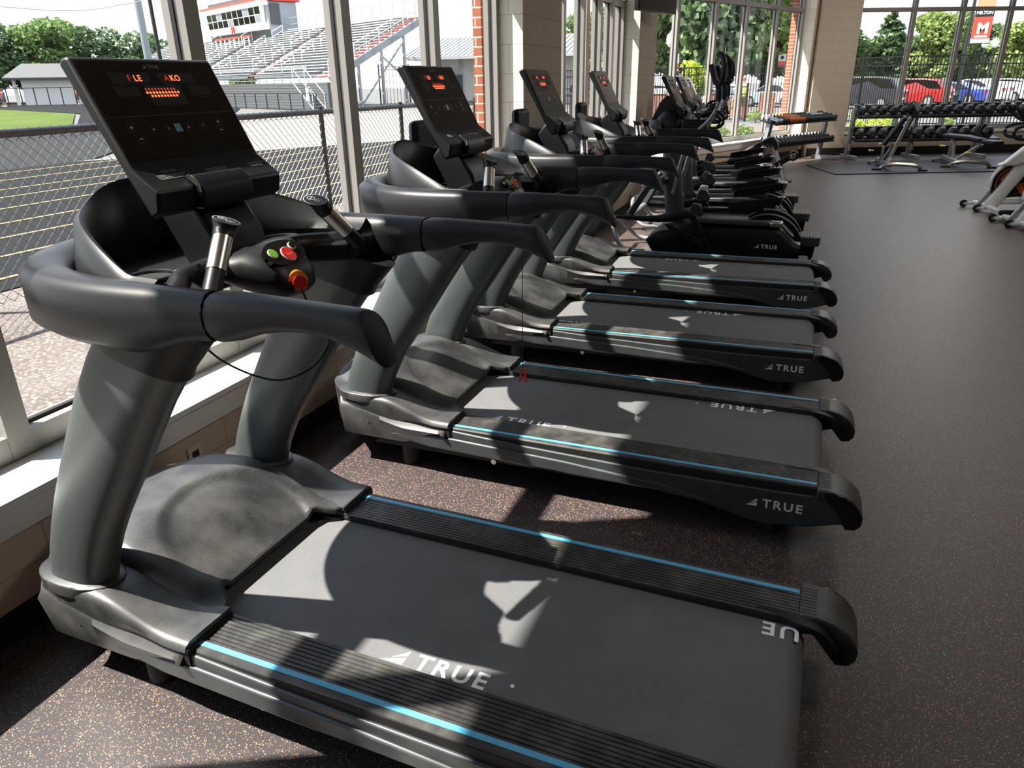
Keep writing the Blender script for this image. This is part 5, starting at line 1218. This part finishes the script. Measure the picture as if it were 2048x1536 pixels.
# ------------------------------------------------------------ people outside
skin=mat('skin',(.50,.28,.19),.6)
def person(x,y,rz,shirt,shorts,hair,lab,h=1.72,bag=None,step=.12):
    o=empty('person',(x,y,-.1),rz); s=h/1.72; tag(o,lab,'person')
    J={'pel':(0,0,.95,.13,.10),'waist':(0,0,1.10,.125,.095),'chest':(0,-.01,1.30,.155,.11),'neckb':(0,0,1.44,.07,.06),'neck':(0,0,1.50,.052,.052),'head':(0,.012,1.60,.078,.09),'top':(0,.005,1.68,.062,.07)}
    V=[];E=[];Rr=[]
    def av(p,r): V.append(tuple(q*s for q in p)); Rr.append((r[0]*s,r[1]*s)); return len(V)-1
    ids=[av(j[:3],j[3:]) for j in J.values()]; E+=list(zip(ids[:-1],ids[1:]))
    for sg in (-1,1):
        hp=av((sg*.09,0,.90),(.085,.085)); kn=av((sg*.10,sg*step*.8+.02,.50),(.055,.058)); an=av((sg*.10,sg*step*.4-.01,.09),(.036,.04)); to=av((sg*.11,sg*step*.4+.15,.035),(.035,.022))
        E+=[(ids[0],hp),(hp,kn),(kn,an),(an,to)]
        sh=av((sg*.185,0,1.39),(.05,.05)); el=av((sg*.25,-sg*.08,1.12),(.038,.038)); wr=av((sg*.25,-sg*.02+.10,.90),(.026,.026)); hn=av((sg*.25,-sg*.02+.14,.82),(.034,.018)); fi=av((sg*.245,-sg*.02+.17,.76),(.022,.012))
        E+=[(ids[2],sh),(sh,el),(el,wr),(wr,hn),(hn,fi)]
    me=bpy.data.meshes.new('body'); me.from_pydata(V,E,[]); b=bpy.data.objects.new('body',me); COL.objects.link(b); b.parent=o; me.materials.append(skin)
    m=b.modifiers.new('skin','SKIN'); m.use_smooth_shade=True
    if not me.skin_vertices: pass
    bpy.context.view_layer.objects.active=b
    sv=me.skin_vertices[0].data if me.skin_vertices else None
    if sv:
        for k,r_ in enumerate(Rr): sv[k].radius=r_
        sv[0].use_root=True
    m2=b.modifiers.new('sub','SUBSURF'); m2.levels=1; m2.render_levels=1
    el=lambda cx,cy,z,a,b_:[(s*(cx+a*math.cos(t)),s*(cy+b_*math.sin(t)),s*z) for t in [2*PI*k/16 for k in range(16)]]
    MB().rings([el(0,0,.93,.165,.125),el(0,0,1.10,.155,.12),el(0,-.01,1.30,.19,.135),el(0,0,1.42,.16,.10),el(0,0,1.47,.075,.07)]).build('shirt',shirt,o,smooth=60)
    for sg in (-1,1):
        MB().tube([(s*sg*.13,0,s*1.40),(s*sg*.20,-.01*s,s*1.33),(s*sg*.235,-sg*.05*s,s*1.20)],[.075*s,.068*s,.062*s],12).build('sleeve',shirt,o)
        MB().tube([(s*sg*.075,0,s*.98),(s*sg*.10,sg*step*.3*s,s*.74),(s*sg*.105,sg*step*.7*s+.02*s,s*.52)],[.105*s,.10*s,.09*s],12).build('shorts_leg',shorts,o)
        MB().box((s*(sg*.11-.05),s*(sg*step*.4-.07),0),(s*(sg*.11+.05),s*(sg*step*.4+.19),s*.075)).build('shoe',G['wht'],o,bevel=.02)
    MB().ball((0,-.012*s,1.635*s),.10*s,14,10,(.95,1.05,.98)).build('hair',hair,o)
    fc=MB().ball((0,.092*s,1.60*s),.014*s,8,6,(1,1.2,1.4))
    fc.build('nose',skin,o)
    for sg in (-1,1): MB().ball((sg*.032*s,.088*s,1.625*s),.010*s,8,6).build('eye',G['deep'],o)
    MB().box((-.022*s,.088*s,1.562*s),(.022*s,.096*s,1.57*s)).build('mouth',rd,o)
    return o
hb=mat('brown_hair',(.12,.06,.03),.7); hr=mat('auburn_hair',(.35,.13,.05),.7)
person(-3.45,35.7,2.6,mat('blue_shirt',(.30,.40,.52),.8),mat('tan_shorts',(.45,.36,.28),.8),hb,'person in a blue grey shirt and tan shorts outside the slanted window')
person(-2.98,36.0,3.3,mat('yellow_shirt',(.85,.80,.25),.8),mat('olive_shorts',(.20,.19,.10),.8),hr,'person in a yellow shirt beside the blue shirted person outside the slanted window',h=1.75)
person(-30.9,58,2.2,mat('red_white_shirt',(.75,.25,.25),.8),mat('grey_trousers',(.3,.3,.32),.8),hb,'person in a red and white shirt standing by the ribbed-roof building')
org=mat('orange_shirt',(.80,.14,.04),.8); blu=mat('royal_shirt',(.06,.16,.45),.8)
for x,y,mt,l in ((-84.5,57.5,org,'person in an orange shirt at the far left edge by the track railing'),(-83,60,org,'person in an orange shirt beside the shed, next to the blue shirted person'),(-82,59.5,blu,'person in a blue shirt in front of the white shed'),(-79.5,66.5,org,'person in an orange shirt in front of the shed door, near the display edge')):
    person(x,y,2.4,mt,mat('dark_trousers',(.06,.06,.08),.8),hb,l,h=1.8)
